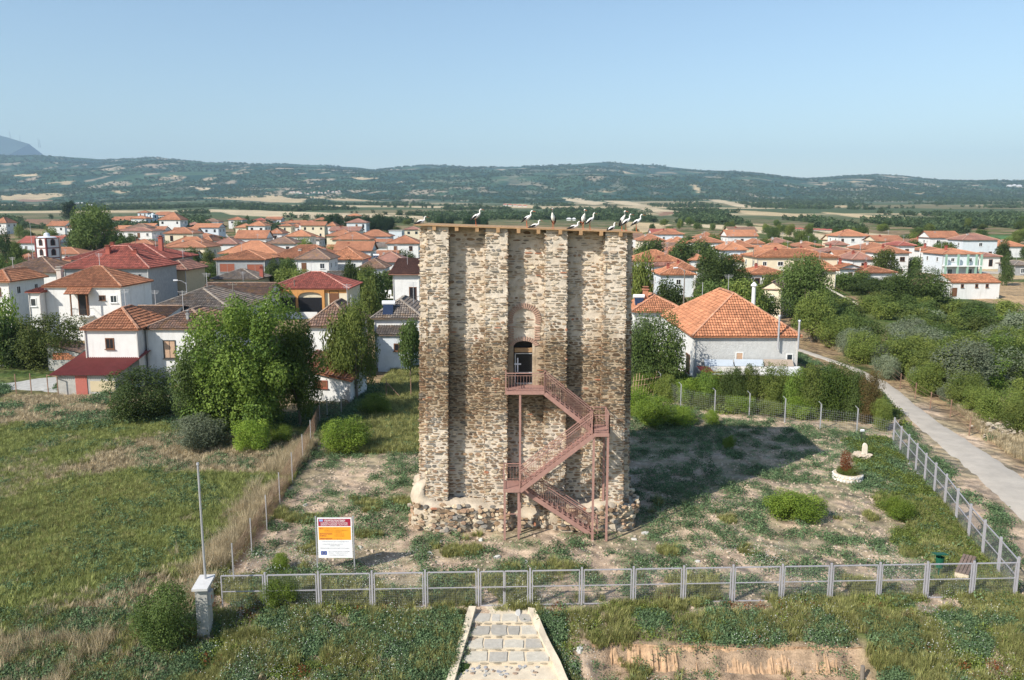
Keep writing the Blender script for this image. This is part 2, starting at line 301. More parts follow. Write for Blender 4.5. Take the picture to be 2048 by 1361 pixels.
def cover(X,Y):
    n1=fbm(X*.5,Y*.5,4,2); n2=fbm(X*.09,Y*.09,4,3); n3=fbm(X*1.7,Y*1.7,3,8); nf=fbm(X/160,Y/260,5,14)
    soil=lerp(C3((.50,.385,.28))*np.ones(X.shape+(3,)),C3((.40,.30,.215)),sst(.35,.65,n3))
    grass=lerp(C3((.13,.15,.05))*np.ones(X.shape+(3,)),C3((.07,.11,.03)),sst(.35,.65,n1))
    dry=lerp(C3((.34,.25,.14))*np.ones(X.shape+(3,)),C3((.26,.18,.11)),sst(.35,.65,n3))
    col=soil.copy()
    # green understorey inside the plot
    g=sst(.47,.60,n1+.35*(n2-.5)); col=lerp(col,grass*.95,g*.35)
    # meadow left of the long fence
    lf=-13.2-(Y-33)*.03; mead=sst(0,1.2,lf-X)*(Y<75); mg=lerp(grass*1.5,dry,sst(.5,.64,mdry(X,Y)))
    col=lerp(col,mg,mead)
    # verge in front of the fence
    fr=1-sst(31.2,31.9,Y); fg=lerp(soil*.85,grass*.9,sst(.38,.52,n1+.2*(n2-.5)))
    bank=sst(2.6,4,X)*(1-sst(13.5,15,X))*sst(26.5,27.6,Y)*(1-sst(29.6,30.4,Y)); fg=lerp(fg,C3((.38,.27,.18))*np.ones(X.shape+(3,)),bank)
    col=lerp(col,fg,fr)
    # beyond 75 m: yards, orchards, then scrub
    yard=lerp(grass*.9,dry*.9,sst(.42,.6,n2)); col=lerp(col,yard,sst(66,80,Y))
    rd=X-(29+sst(40,90,Y)*6.5); verge=sst(3,5,rd)*(1-sst(14,22,rd)); col=lerp(col,dry*1.1,verge*sst(.4,.5,n1+.15)*(Y>38)*(Y<170))
    far=lerp(C3((.085,.115,.055))*np.ones(X.shape+(3,)),C3((.20,.175,.095)),sst(.50,.62,nf)); far=lerp(far,C3((.53,.42,.26))*(.85+.3*n1[...,None]),straw(X,Y)); col=lerp(col,far,sst(380,900,Y))
    hill=lerp(C3((.028,.068,.045))*np.ones(X.shape+(3,)),C3((.06,.11,.06)),sst(.40,.62,fbm(X/120,Y/240,4,5)))
    bare=sst(.62,.66,fbm(X/70,Y/200,4,33)); hill=lerp(hill,C3((.42,.34,.24)),bare*.85*(.3+.7*sst(.45,.6,fbm(X/700,Y/900,2,6))))
    hill=lerp(hill,C3((.50,.40,.26))*np.ones(X.shape+(3,)),straw(X,Y)*.9)
    return lerp(col,hill,sst(1700,2400,Y))
CC=cover(XX,YY)
fmask=np.zeros(XX.shape)
XW=XX+6*(fbm(XX/25,YY/40,3,55)-.5)*YY/800; YW=YY*(1+.03*(fbm(XX/60,YY/60,3,56)-.5))
for P,c in FIELDS:
    w=wpoly(P); m=inpoly(XW,YW,w); CC[m]=np.array(c)*(.85+.3*fbm(XX[m]/40,YY[m]/90,3,7))[:,None]; fmask[m]=1
nr=len(rows); idx=np.arange(nr*NC).reshape(nr,NC)
F=np.stack([idx[:-1,:-1],idx[:-1,1:],idx[1:,1:],idx[1:,:-1]],-1).reshape(-1,4)
gm=M(); gm.add(np.stack([XX,YY,ZZ],-1).reshape(-1,3),F)
gmat=bpy.data.materials.new('ground_cover'); gmat.use_nodes=True
n=gmat.node_tree.nodes; l=gmat.node_tree.links; b=n['Principled BSDF']; b.inputs['Roughness'].default_value=.95; b.inputs['Specular IOR Level'].default_value=.1
a=n.new('ShaderNodeAttribute'); a.attribute_name='cover'; geo=n.new('ShaderNodeNewGeometry')
def nz(sc,lo,hi,s0=.3,s1=.7,det=6,vec=None):
    k=n.new('ShaderNodeTexNoise'); k.inputs['Scale'].default_value=sc; k.inputs['Detail'].default_value=det; k.inputs['Roughness'].default_value=.7; l.new(vec or geo.outputs['Position'],k.inputs[0])
    r=n.new('ShaderNodeMapRange'); r.inputs[1].default_value=s0; r.inputs[2].default_value=s1; r.inputs[3].default_value=lo; r.inputs[4].default_value=hi; l.new(k.outputs[0],r.inputs[0]); return r.outputs[0],k.outputs[0]
f1,h1=nz(3.2,.68,1.3); f2,h2=nz(14,.75,1.22); f3,h3=nz(.02,.82,1.18)
prev=a.outputs[0]
for f in(f1,f2,f3):
    mx=n.new('ShaderNodeMix'); mx.data_type='RGBA'; mx.blend_type='MULTIPLY'; mx.inputs[0].default_value=1; l.new(prev,mx.inputs[6]); l.new(f,mx.inputs[7]); prev=mx.outputs[2]
l.new(prev,b.inputs['Base Color'])
bp=n.new('ShaderNodeBump'); bp.inputs['Strength'].default_value=.8; bp.inputs['Distance'].default_value=.09; l.new(h2,bp.inputs['Height'])
bp2=n.new('ShaderNodeBump'); bp2.inputs['Strength'].default_value=.8; bp2.inputs['Distance'].default_value=14; _,hb=nz(.012,0,1,det=7); l.new(hb,bp2.inputs['Height']); l.new(bp.outputs[0],bp2.inputs['Normal']); l.new(bp2.outputs[0],b.inputs['Normal'])
gme=gm.mesh('ground',gmat,True)
ca=gme.attributes.new('cover','FLOAT_COLOR','POINT'); ca.data.foreach_set('color',np.concatenate([CC.reshape(-1,3),np.ones((nr*NC,1))],1).ravel())
tag(new('ground',gme),kind='structure')
# distant blue mountain on the left
dm=M(); xs=np.linspace(-14000,-6500,60); pk=np.interp(1024+xs/11000*1612,[-900,-400,-100,0,20,60,100,150,190],[330,290,268,269,272,285,297,315,330])
for j in range(1): pass
vv=[]
for k,(dy,fr) in enumerate([(-2500,0),(-1300,.45),(-600,.75),(0,1),(900,.6),(2500,0)]):
    for i,x in enumerate(xs):
        ch=(680.5-pk[i])/FPX; H=CZ+(-SP+ch*CP)/(CP+ch*SP)*11000
        vv.append((x,11000+dy,100+(H-100)*fr*(1+.08*(vn(x/400,dy/300+9.,2)-.5)*(1-fr)*4)))
ids=np.arange(6*60).reshape(6,60); dm.add(vv,np.stack([ids[:-1,:-1],ids[:-1,1:],ids[1:,1:],ids[1:,:-1]],-1).reshape(-1,4))
tag(dm.build('distant_mountain',mat('distant_forest',(.04,.06,.035),var=.35,scale=.004),None,True),kind='structure')
# ---------------------------------------------------------------- roads
def strip(name,L,Rr,material,dz=.07,sub=14,kind='structure'):
    L=[G(*p) for p in L]; Rr=[G(*p) for p in Rr]; m=M(); v=[]; k=0; W_=5
    for i in range(len(L)-1):
        for s in range(sub+(i==len(L)-2)):
            t=s/sub; a=L[i].lerp(L[i+1],t); c=Rr[i].lerp(Rr[i+1],t)
            wob=.22*(vn(k*.7,1.,3)-.5); wob2=.22*(vn(k*.7,5.,4)-.5)
            for j in range(W_+1):
                p=a.lerp(c,j/W_); p.x+=wob if j==0 else (wob2 if j==W_ else 0)
                e=.12 if j in(0,W_) else 0; v.append((p.x,p.y,g1(p.x,p.y)+dz-e))
            k+=1
    ids=np.arange(k*(W_+1)).reshape(k,W_+1); m.add(v,np.stack([ids[:-1,:-1],ids[:-1,1:],ids[1:,1:],ids[1:,:-1]],-1).reshape(-1,4))
    return tag(m.build(name,material,None,True),kind=kind)
strip('road',[(2180,1180),(2055,1065),(1925,935),(1840,862),(1783,810),(1740,765),(1690,735),(1640,718),(1585,700)],[(2380,1090),(2065,962),(1960,893),(1880,845),(1822,800),(1775,764),(1715,737),(1655,716),(1600,698)],MT['road'])
strip('road',[(433,485),(432,475),(430,462),(428,452)],[(466,485),(458,475),(447,462),(437,452)],MT['road'],.2,6)
strip('road',[(1780,541),(1870,543),(2060,552)],[(1780,539),(1870,540),(2060,547)],MT['road'],.2,6)
strip('path',[(-30,790),(30,781),(80,784),(118,790)],[(-30,770),(30,764),(80,755),(112,752)],MT['concrete'],.08,8)
# ---------------------------------------------------------------- scattering (one object, instanced inside its own modifier)
_sg={}
def scatter_group(nv):
    if nv in _sg: return _sg[nv]
    g=bpy.data.node_groups.new('scatter','GeometryNodeTree'); g.interface.new_socket('Geometry',in_out='INPUT',socket_type='NodeSocketGeometry'); g.interface.new_socket('Geometry',in_out='OUTPUT',socket_type='NodeSocketGeometry')
    N=g.nodes; L=g.links; gi=N.new('NodeGroupInput'); go=N.new('NodeGroupOutput')
    at_=N.new('GeometryNodeInputNamedAttribute'); at_.data_type='INT'; at_.inputs[0].default_value='vid'
    def sep(v):
        c=N.new('FunctionNodeCompare'); c.data_type='INT'; c.operation='EQUAL'; L.new(at_.outputs[0],c.inputs[2]); c.inputs[3].default_value=v
        s=N.new('GeometryNodeSeparateGeometry'); L.new(gi.outputs[0],s.inputs[0]); L.new(c.outputs[0],s.inputs[1]); return s.outputs[0]
    j=N.new('GeometryNodeJoinGeometry')
    for v in range(nv):
        ti=N.new('GeometryNodeGeometryToInstance'); L.new(sep(v),ti.inputs[0]); L.new(ti.outputs[0],j.inputs[0])
    ip=N.new('GeometryNodeInstanceOnPoints'); L.new(sep(-1),ip.inputs[0]); L.new(j.outputs[0],ip.inputs[2]); ip.inputs[3].default_value=True
    def na(nm,ty):
        k=N.new('GeometryNodeInputNamedAttribute'); k.data_type=ty; k.inputs[0].default_value=nm; return k.outputs[0]
    L.new(na('pick','INT'),ip.inputs[4]); L.new(na('rot','FLOAT_VECTOR'),ip.inputs[5]); L.new(na('scl','FLOAT_VECTOR'),ip.inputs[6])
    L.new(ip.outputs[0],go.inputs[0]); _sg[nv]=g; return g
def scatter(name,variants,pts,scl,material,label=None,cat=None,tilt=.15,kind='stuff'):
    pts=np.asarray(pts,float); n0=len(pts)
    if n0==0: return
    m=M(); vid=[]
    for i,vr in enumerate(variants):
        for v,f,c in vr: m.add(v,f,c); vid+= [i]*len(v)
    m.add(pts,np.zeros((0,4),int),np.zeros((0,3))); 
    me=m.mesh(name,material); vid=np.array(vid+[-1]*n0,np.int32); k=len(vid)
    def A(nm,ty,dat,fld='value'):
        a=me.attributes.new(nm,ty,'POINT'); a.data.foreach_set(fld,dat.ravel())
    A('vid','INT',vid); pick=np.zeros(k,np.int32); pick[-n0:]=rng.integers(0,len(variants),n0); A('pick','INT',pick)
    rot=np.zeros((k,3),np.float32); rot[-n0:,2]=rng.uniform(0,6.28,n0); rot[-n0:,:2]=rng.normal(0,tilt,(n0,2)); A('rot','FLOAT_VECTOR',rot,'vector')
    sc=np.zeros((k,3),np.float32); sc[-n0:]=np.asarray(scl).reshape(n0,-1); A('scl','FLOAT_VECTOR',sc,'vector')
    o=new(name,me); md=o.modifiers.new('scatter','NODES'); md.node_group=scatter_group(len(variants)); return tag(o,label,cat,None,kind)
# leaf builders: arrays of rhombic leaves
def leaves(P,N_,size,tint,asp=.55):
    n0=len(P); N_=N_/np.linalg.norm(N_,axis=1,keepdims=True)
    r=rng.normal(size=(n0,3)); T=np.cross(N_,r); T/=np.linalg.norm(T,axis=1,keepdims=True); B=np.cross(N_,T)
    s=np.asarray(size).reshape(-1,1)*np.ones((n0,1))
    v=np.stack([P-T*s*.5,P+B*s*asp*.5+N_*s*.08,P+T*s*.5,P-B*s*asp*.5+N_*s*.08],1).reshape(-1,3)
    f=np.arange(n0*4).reshape(-1,4); return v,f,np.repeat(np.asarray(tint).reshape(-1,1),3,1)
def crown(nl,nlobe=16,size=.06,kind='round',seed=0,lob=(.13,.22)):
    r=np.random.default_rng(seed)
    if kind in('round','shrub'):
        d=r.normal(size=(nlobe,3)); d/=np.linalg.norm(d,axis=1,keepdims=True); d[:,2]=np.where((d[:,2]<-.5)&(kind=='round'),-d[:,2],d[:,2])
        rad=r.uniform(.16 if nlobe>60 else .20,.42 if nlobe>60 else .34,nlobe)[:,None]; c=d*rad*np.array([1,1,1.0 if kind=='round' else .9]); lr=r.uniform(*lob,nlobe); c=np.vstack([c,[[0,0,0],[.08,.05,.1],[-.09,-.04,-.08]]]); lr=np.append(lr,[.24,.22,.22])
        z0,zs=(.54,.92) if kind=='round' else (.47,1.0)
    elif kind=='cypress':
        z=np.linspace(-.42,.42,nlobe); lr=.10+.09*np.cos(z*3.2)**.7; c=np.c_[r.normal(0,.02,nlobe),r.normal(0,.02,nlobe),z]; lr=lr*1.0; z0,zs=(.5,1.02)
    else:
        z=r.uniform(-.38,.42,nlobe); q=(.46-z)*.42; a=r.uniform(0,6.28,nlobe); c=np.c_[np.cos(a)*q,np.sin(a)*q,z]; lr=r.uniform(.08,.13,nlobe)+q*.2; z0,zs=(.55,.9)
    w=lr**2; k=r.choice(len(c),nl,p=w/w.sum()); d=r.normal(size=(nl,3)); d/=np.linalg.norm(d,axis=1,keepdims=True)
    rr=r.uniform(.45,1.08,nl)**.6; P=c[k]+d*(lr[k]*rr)[:,None]
    if kind=='cypress': P[:,:2]=c[k][:,:2]+d[:,:2]*(lr[k]*rr)[:,None]*2.0
    P[:,2]=P[:,2]*zs+z0
    lo=np.percentile(P,.7,0);hi_=np.percentile(P,99.3,0); zt=(.16 if kind=='round' else 0.); P[:,:2]=(P[:,:2]-(lo+hi_)[:2]/2)/(hi_-lo)[:2]*.97; P[:,2]=zt+(P[:,2]-lo[2])/(hi_[2]-lo[2])*(1-zt)
    if kind=='cypress': P[:,:2]*=1.
    N_=d+np.array([0,0,.45])+r.normal(size=(nl,3))*.6
    lt=r.uniform(0,1,len(c)); tint=np.clip(lt[k]*.55+r.uniform(0,.6,nl)-.05,0,1)
    return leaves(P,N_,size*r.uniform(.6,1.3,nl),tint)
def tuft(n0,h,spread,w=.02,seed=0,lean=.5):
    r=np.random.default_rng(seed); a=r.uniform(0,6.28,n0); b=r.uniform(0,spread,n0)[:,None]*np.c_[np.cos(a),np.sin(a),a*0]; L=h*r.uniform(.5,1.1,n0)
    a2=a+r.normal(0,.8,n0); d=np.c_[np.cos(a2),np.sin(a2),a2*0]; s=np.c_[-np.sin(a2),np.cos(a2),a2*0]*w/2; ln=(r.uniform(.1,lean,n0)*L)[:,None]
    t=b+d*ln; t[:,2]=L; m_=b+d*ln*.35; m_[:,2]=L*.55
    v=np.stack([b-s,b+s,m_+s*.8,m_-s*.8,t],1).reshape(-1,3); i=np.arange(n0)[:,None]*5
    tint=np.repeat(r.uniform(0,1,n0)[:,None],3,1)
    return [(v,i+np.array([[0,1,2,3]]),tint),(v,i+np.array([[3,2,4]]),tint)]
def weed(n0,seed,size=.085,h=.34):
    r=np.random.default_rng(seed); P=r.normal(0,.17,(n0,3)); P[:,2]=r.uniform(.02,1,n0)*h*np.exp(-(P[:,0]**2+P[:,1]**2)/.09)+.015
    N_=np.c_[P[:,0]*2,P[:,1]*2,np.full(n0,.7)]+r.normal(0,.5,(n0,3)); return [leaves(P,N_,size*r.uniform(.6,1.3,n0),r.uniform(0,1,n0),.6)]
# ---------------------------------------------------------------- tower
TW=empty('stone_tower',(.75,41.15,0),'tall ruined rubble stone tower with buttresses in the fenced plot','tower')
TX,TY=.75,41.15
def P_(o): o.parent=TW; o.matrix_parent_inverse=Matrix.Translation((-TX,-TY,0)); return o
XL,XR=-4.33,5.87; RD=.85; YB=41.15
def px2X(px,Y,z): return (px-1024)/FPX*(Y*CP-(z-CZ)*SP)
# plan outline, front side left to right: (x,y) at mid height
xs=[854,896,971,1015,1092,1135,1211,1254]
X0=[px2X(p,41.15,16) for p in xs]
RY=41.87
out=[(X0[0]-.42,48.0),(X0[0]-.42,45.9),(X0[0],45.9),(X0[0],43.5),(X0[0]-.42,43.5),(X0[0]-.42,41.75),(X0[0],41.75),(X0[0],41.15),(X0[1],41.15),(X0[1],RY),(X0[2],RY),(X0[2],41.15),(X0[3],41.15),(X0[3],RY),(X0[4],RY),(X0[4],41.15),(X0[5],41.15),(X0[5],RY),(X0[6],RY),(X0[6],41.15),(X0[7],41.15),(X0[7],41.75),(X0[7]+.38,41.75),(X0[7]+.38,43.5),(X0[7],43.5),(X0[7],45.9),(X0[7]+.38,45.9),(X0[7]+.38,48.0)]
XC=(X0[0]+X0[7])/2
def topz(x): return 16.05-(x+4.8)/11.0*.36
def tmap(x,y,z):   # slight batter and rough drift
    f=(15-z)/15; dx=-.30*f if x<XC else .10*f*(x>XC+4.6)
    if x<XC: dx*=min(1,max(0,(XC-x)/5.2))
    return (x+dx,y-.12*f*(y<44),z)
DX0,DX1=px2X(1029.5,41.87,9),px2X(1066.5,41.87,9); DZ0,DZ1=7.62,10.05
wall=M(); tw_rng=np.random.default_rng(5)
def rough(x,z,s,a): return (fbm(np.array(x*2.3),np.array(z*2.3),3,s)-.5)*a
def panel(p,q,k):
    L=math.dist(p,q); nu=max(1,round(L/.16)); nz_=100; nx,ny=(q[1]-p[1])/L,-(q[0]-p[0])/L
    us=np.linspace(0,L,nu+1); v=[]
    for j in range(nz_+1):
        for i,u in enumerate(us):
            x=p[0]+(q[0]-p[0])*u/L; y=p[1]+(q[1]-p[1])*u/L; z=.3+(topz(x)-.3)*j/nz_
            e=0 if i in(0,nu) else float(rough(u+k*7,z,k,.07)); X=tmap(x+nx*e,y+ny*e,z)
            c=float(rough(x+y,z,3,.07)) ; v.append((X[0]+(c if i in(0,nu) else 0),X[1],X[2]))
    f=[];fc=[]
    for j in range(nz_):
        for i in range(nu):
            a=j*(nu+1)+i; cx=sum(v[b][0] for b in(a,a+1))/2; cz=(v[a][2]+v[a+nu+1][2])/2
            if k==13 and DX0<cx<DX1 and DZ0<cz<DZ1: continue
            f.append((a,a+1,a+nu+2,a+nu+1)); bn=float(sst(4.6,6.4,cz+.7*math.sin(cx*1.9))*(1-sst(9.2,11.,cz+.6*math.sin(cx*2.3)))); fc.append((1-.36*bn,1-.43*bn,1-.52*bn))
    wall.add(v,f,np.array(fc))
for k in range(len(out)-1): panel(out[k],out[k+1],k)
wall.add([(out[0][0]+.0,48,0),(out[-1][0],48,0),(out[-1][0],48,15.6),(out[0][0],48,16)],[(1,0,3,2)])
wall.add([(X0[0],42,15.6),(X0[7],42,15.5),(X0[7],48,15.5),(X0[0],48,15.6)],[(0,1,2,3)])
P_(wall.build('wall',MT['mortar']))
# stones
def stone_geo(o,U_,V_,N_,w,h,dep,r,ncol):
    k=8; a=(np.arange(k)+.5)/k*2*PI+r.normal(0,.1,k); rr=r.uniform(.84,1.08,k)
    ca,sa=np.cos(a),np.sin(a); sq=1/np.maximum(abs(ca),abs(sa))**.88
    u=ca*sq*rr*w/2; v=sa*sq*rr*h/2
    o,U_,V_,N_=map(np.array,(o,U_,V_,N_))
    b=o+np.outer(u,U_)+np.outer(v,V_)-N_*.05; tl=r.normal(0,.10); f=o+np.outer(u*.86,U_)+np.outer(v*.80,V_)+np.outer(dep+(v*tl),N_)
    V=np.vstack([b,f]); Q=[(i,(i+1)%8,8+(i+1)%8,8+i) for i in range(8)]+[(8,9,10,11),(8,11,12,15),(12,13,14,15)]
    return V,Q
SC=[(.23,.155,.095),(.28,.195,.125),(.17,.12,.08),(.33,.245,.16),(.23,.20,.16),(.18,.165,.145),(.40,.32,.22),(.25,.165,.11),(.45,.38,.28)]
def stcol(r,z):
    c=np.array(SC[r.integers(0,len(SC))])*r.uniform(.7,1.25)
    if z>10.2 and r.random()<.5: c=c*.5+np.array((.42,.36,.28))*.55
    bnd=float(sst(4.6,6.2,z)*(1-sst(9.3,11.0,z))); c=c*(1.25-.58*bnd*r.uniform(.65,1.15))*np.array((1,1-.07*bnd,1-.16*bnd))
    if r.random()<.006: c=np.array((.38,.17,.10))
    return c
stones=[]
sr=np.random.default_rng(77)
for k in range(len(out)-1):
    p,q=out[k],out[k+1]
    L=math.dist(p,q); N_=((q[1]-p[1])/L,-(q[0]-p[0])/L,0); U_=((q[0]-p[0])/L,(q[1]-p[1])/L,0)
    main=7<=k<=20; z=.5
    while z<15.9:
        dens=.98 if 5.4<z<10.1 else .86
        if z>10.1: dens=.74 if z>11.3 else .86
        big=sr.random()<(.17 if not 6<z<9.8 else .05)
        h=sr.uniform(.12,.20) if big else sr.uniform(.042,.088)
        if not main: h*=1.35
        u=sr.uniform(-.15,0)
        while u<L-.05:
            w=min(h*sr.uniform(1.2,2.6) if big else sr.uniform(.14,.56),L-u+.06); 
            if w<.07: break
            x=p[0]+U_[0]*(u+w/2); y=p[1]+U_[1]*(u+w/2); zz=z+h/2+float(sr.normal(0,.012))
            if sr.random()<dens and zz<topz(x)-.1 and not(k==13 and DX0-.34<x<DX1+.34 and DZ0-.1<zz<11.75 and not(DX0<x<DX1 and zz>10.65 and zz<11.25)):
                X=tmap(x,y,zz); stones.append((X,U_,(0,0,1),N_,w*.95,h*.93,sr.uniform(.025,.065),z,w*h*(1 if main else .5)))
            u+=w+(sr.uniform(.004,.025) if 5.4<z<10.1 else sr.uniform(.012,.045))
        z+=h+(sr.uniform(.004,.016) if 5.4<z<10.1 else sr.uniform(.015,.045))
stones.sort(key=lambda s:-s[8])
stuff=M()
for i,s in enumerate(stones):
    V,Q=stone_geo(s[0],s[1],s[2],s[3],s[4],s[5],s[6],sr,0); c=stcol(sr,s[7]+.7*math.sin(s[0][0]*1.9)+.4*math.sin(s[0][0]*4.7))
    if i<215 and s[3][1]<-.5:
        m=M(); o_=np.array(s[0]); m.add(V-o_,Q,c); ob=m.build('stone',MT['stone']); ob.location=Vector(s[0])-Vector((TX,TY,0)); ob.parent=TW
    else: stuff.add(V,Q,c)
# rough plinth
pl=M(); po=[(X0[0]-1.0,48.6),(X0[0]-1.05,41.6),(X0[0]-.7,40.75),(X0[0]+.2,40.45),(X0[3]+.1,40.5),(X0[3]+.3,41.0),(X0[4]-.3,41.1),(X0[4]+.1,40.65),(X0[6],40.6),(X0[7]+.1,40.75),(X0[7]+.75,41.3),(X0[7]+.9,42.3),(X0[7]+.9,48.6)]
pts=[]
for i in range(len(po)-1):
    n_=max(2,int(math.dist(po[i],po[i+1])/.22))
    for j in range(n_): t=j/n_; pts.append((po[i][0]*(1-t)+po[i+1][0]*t,po[i][1]*(1-t)+po[i+1][1]*t))
pts.append(po[-1]); v=[]; prof=[(-.6,1.06),(0,1.05),(.3,1.03),(.6,1.0),(.9,.97),(1.15,.9),(1.3,.78),(1.38,.5),(1.45,0)]
for i,(x,y) in enumerate(pts):
    a=pts[max(i-1,0)];b_=pts[min(i+1,len(pts)-1)]; L=math.dist(a,b_); nx,ny=(b_[1]-a[1])/L,-(b_[0]-a[0])/L; inx,iny=-nx,-ny
    hs=1.0+.25*(fbm(np.array(i*.15),np.array(0.),3,3)-.5)*2+(.75*max(0,1-abs(x-(X0[0]-1))/1.1)); hs*=(.55 if X0[3]+.1<x<X0[4]-.1 and y<43 else 1)
    for z,f in prof:
        e=float(rough(i*.3,z*1.4,4,.8))*(1 if z>-.1 else .4); off=(1-f)*.95; v.append((x+inx*(off-e),y+iny*(off-e),z*hs-.12))
np_=len(prof); pl.add(v,[(i*np_+j,(i+1)*np_+j,(i+1)*np_+j+1,i*np_+j+1) for i in range(len(pts)-1) for j in range(np_-1)],(.8,.78,.74))
P_(pl.build('plinth',MT['mortar'],None,True))
for i in range(len(pts)-1):
    x,y=pts[i]; b_=pts[i+1]; L=math.dist(pts[i],b_); N_=((b_[1]-y)/L,-(b_[0]-x)/L,.12); U_=((b_[0]-x)/L,(b_[1]-y)/L,0)
    if y>47: continue
    z=-.1+sr.uniform(0,.1)
    while z<1.22:
        h=sr.uniform(.08,.26)
        if sr.random()<.92 and not(X0[3]+.1<x<X0[4]-.1 and z>.45) and not (z>1.0 and sr.random()<.3):
            e=float(rough(i*.3,z*1.4,4,.8)); o_=(x+N_[0]*(e+.0),y+N_[1]*(e+.0),z+h/2)
            V,Q=stone_geo(o_,U_,(0,0,1),N_,sr.uniform(.16,.44),h,sr.uniform(.05,.17),sr,0); stuff.add(V,Q,stcol(sr,z)*1.15)
        z+=h+sr.uniform(.02,.06)
tag(P_(stuff.build('masonry_stones',MT['stone'])),kind='stuff')
# doorway niche
nd=M(); dy=42.5; w0=DX0;w1=DX1
nd.add([(w0-.08,41.8,DZ0-.1),(w0-.08,dy,DZ0-.1),(w0-.08,dy,DZ1+.3),(w0-.08,41.8,DZ1+.3)],[(0,1,2,3)])
nd.add([(w1+.08,41.8,DZ0-.1),(w1+.08,dy,DZ0-.1),(w1+.08,dy,DZ1+.3),(w1+.08,41.8,DZ1+.3)],[(3,2,1,0)])
nd.add([(w0-.08,41.8,DZ0-.02),(w1+.08,41.8,DZ0-.02),(w1+.08,dy,DZ0-.02),(w0-.08,dy,DZ0-.02)],[(0,1,2,3)])
P_(nd.build('door_reveal',MT['mortar']))
dk=M(); dk.bb(w0-.3,w1+.3,dy,dy+.08,DZ0-.4,DZ1+.6); P_(dk.build('dark_interior',MT['dark']))  # near-black panel, its colour stands for the unlit room behind the door
xc=(w0+w1)/2; hw=(w1-w0)/2
def archplate(m,xc,hw,zs,rise,ztop,y0,y1):   # fills corners between an arch and its rectangle
    k=10; A=[(xc-hw+2*hw*i/k, zs+rise*math.sin(math.acos(max(-1,min(1,-1+2*i/k))))) for i in range(k+1)]
    for i in range(k):
        (xa,za),(xb,zb)=A[i],A[i+1]
        m.add([(xa,y0,za),(xb,y0,zb),(xb,y0,ztop),(xa,y0,ztop),(xa,y1,za),(xb,y1,zb)],[(0,1,2,3),(0,4,5,1)])
ap=M(); archplate(ap,xc,hw+.06,DZ1-.32,.26,DZ1+.12,41.83,42.4); P_(ap.build('door_arch',MT['mortar']))
bk=M(); bk.box((0,0,0),(.055,.10,.30),(1,1,1)); bme=bk.mesh('brick',MT['brick'])
def bricks(xc,zc_,rx,rz,a0,a1,n_,y,s=1.):
    for i in range(n_):
        a=a0+(a1-a0)*i/(n_-1); o=new('brick',bme,TW); o.location=(xc+rx*math.cos(a)-TX,y-TY,zc_+rz*math.sin(a)); o.rotation_euler=(0,PI/2-a+ (0),0); o.scale=(1,1,s)
bricks(xc,DZ1-.36,hw+.18,.42,R(168),R(12),15,41.81,.8)
bricks(xc,11.15,hw+.25,.72,R(196),R(-16),25,41.80)
for i in range(6):
    for sx in(-1,1):
        o=new('brick',bme,TW); o.location=(xc+sx*(hw+.2)-TX,41.81-TY,10.1+i*.13); o.rotation_euler=(0,PI/2,0)
nb=M(); nb.bb(w0-.01,w1+.01,41.98,42.18,9.35,9.58); nb=P_(nb.build('lintel_beam',MT['oakw']))
# door gate
gt=empty('metal_grille_door',(w0,42.04,DZ0),'grey wire grille door with a white cross, in the high doorway of the tower','gate')
gf=M(); H_=1.68
for x in(.03,2*hw-.03): gf.bb(x-.025,x+.025,-.02,.02,0,H_)
for z in(.03,.62,H_-.03): gf.bb(0,2*hw,-.02,.02,z-.022,z+.022)
gf.build('gate_frame',MT['metalw'],gt)
gw=M()
for i in range(1,18): gw.bb(i*2*hw/18-.0035,i*2*hw/18+.0035,-.004,.004,.05,H_-.05)
for i in range(1,26): gw.bb(.03,2*hw-.03,-.004,.004,i*H_/26-.003,i*H_/26+.003)
gw.build('wire_grille',MT['darkm'],gt)
cr=M(); cr.bb(.13,.19,-.06,-.03,.66,1.42); cr.bb(-.02,.34,-.075,-.031,1.05,1.12); cr.build('cross',mat('white_painted_metal',(.8,.8,.82),rough=.4,var=.03),gt)
# roof deck: boards and beams
for i in range(34):
    x0=X0[0]-.62+i*(X0[7]-X0[0]+1.3)/34; x1=x0+(X0[7]-X0[0]+1.3)/34-.012; z=topz((x0+x1)/2)
    m=M(); y0=41.0+sr.uniform(-.03,.03); m.add([(x0,y0,topz(x0)+.03),(x1,y0,topz(x1)+.03),(x1,48.25,topz(x1)+.03),(x0,48.25,topz(x0)+.03),(x0,y0,topz(x0)+.075),(x1,y0,topz(x1)+.075),(x1,48.25,topz(x1)+.075),(x0,48.25,topz(x0)+.075)],[(0,3,2,1),(4,5,6,7),(0,1,5,4),(1,2,6,5),(2,3,7,6),(3,0,4,7)]); P_(m.build('deck_board',MT['oakw']))
fb=M(); xa,xb=X0[0]-.66,X0[7]+.74; fb.bar((xa,40.96,topz(xa)+.05),(xb,40.96,topz(xb)+.05),.04,.06); P_(fb.build('fascia_board',MT['oakw']))
for px in(868,913,954,996,1037,1077,1121,1162,1203,1242):
    x=px2X(px,40.9,15.9); m=M(); m.bb(x-.09,x+.09,40.93+sr.uniform(-.02,.04),42.6,topz(x)-.19,topz(x)+.025); P_(m.build('beam',MT['oakw']))
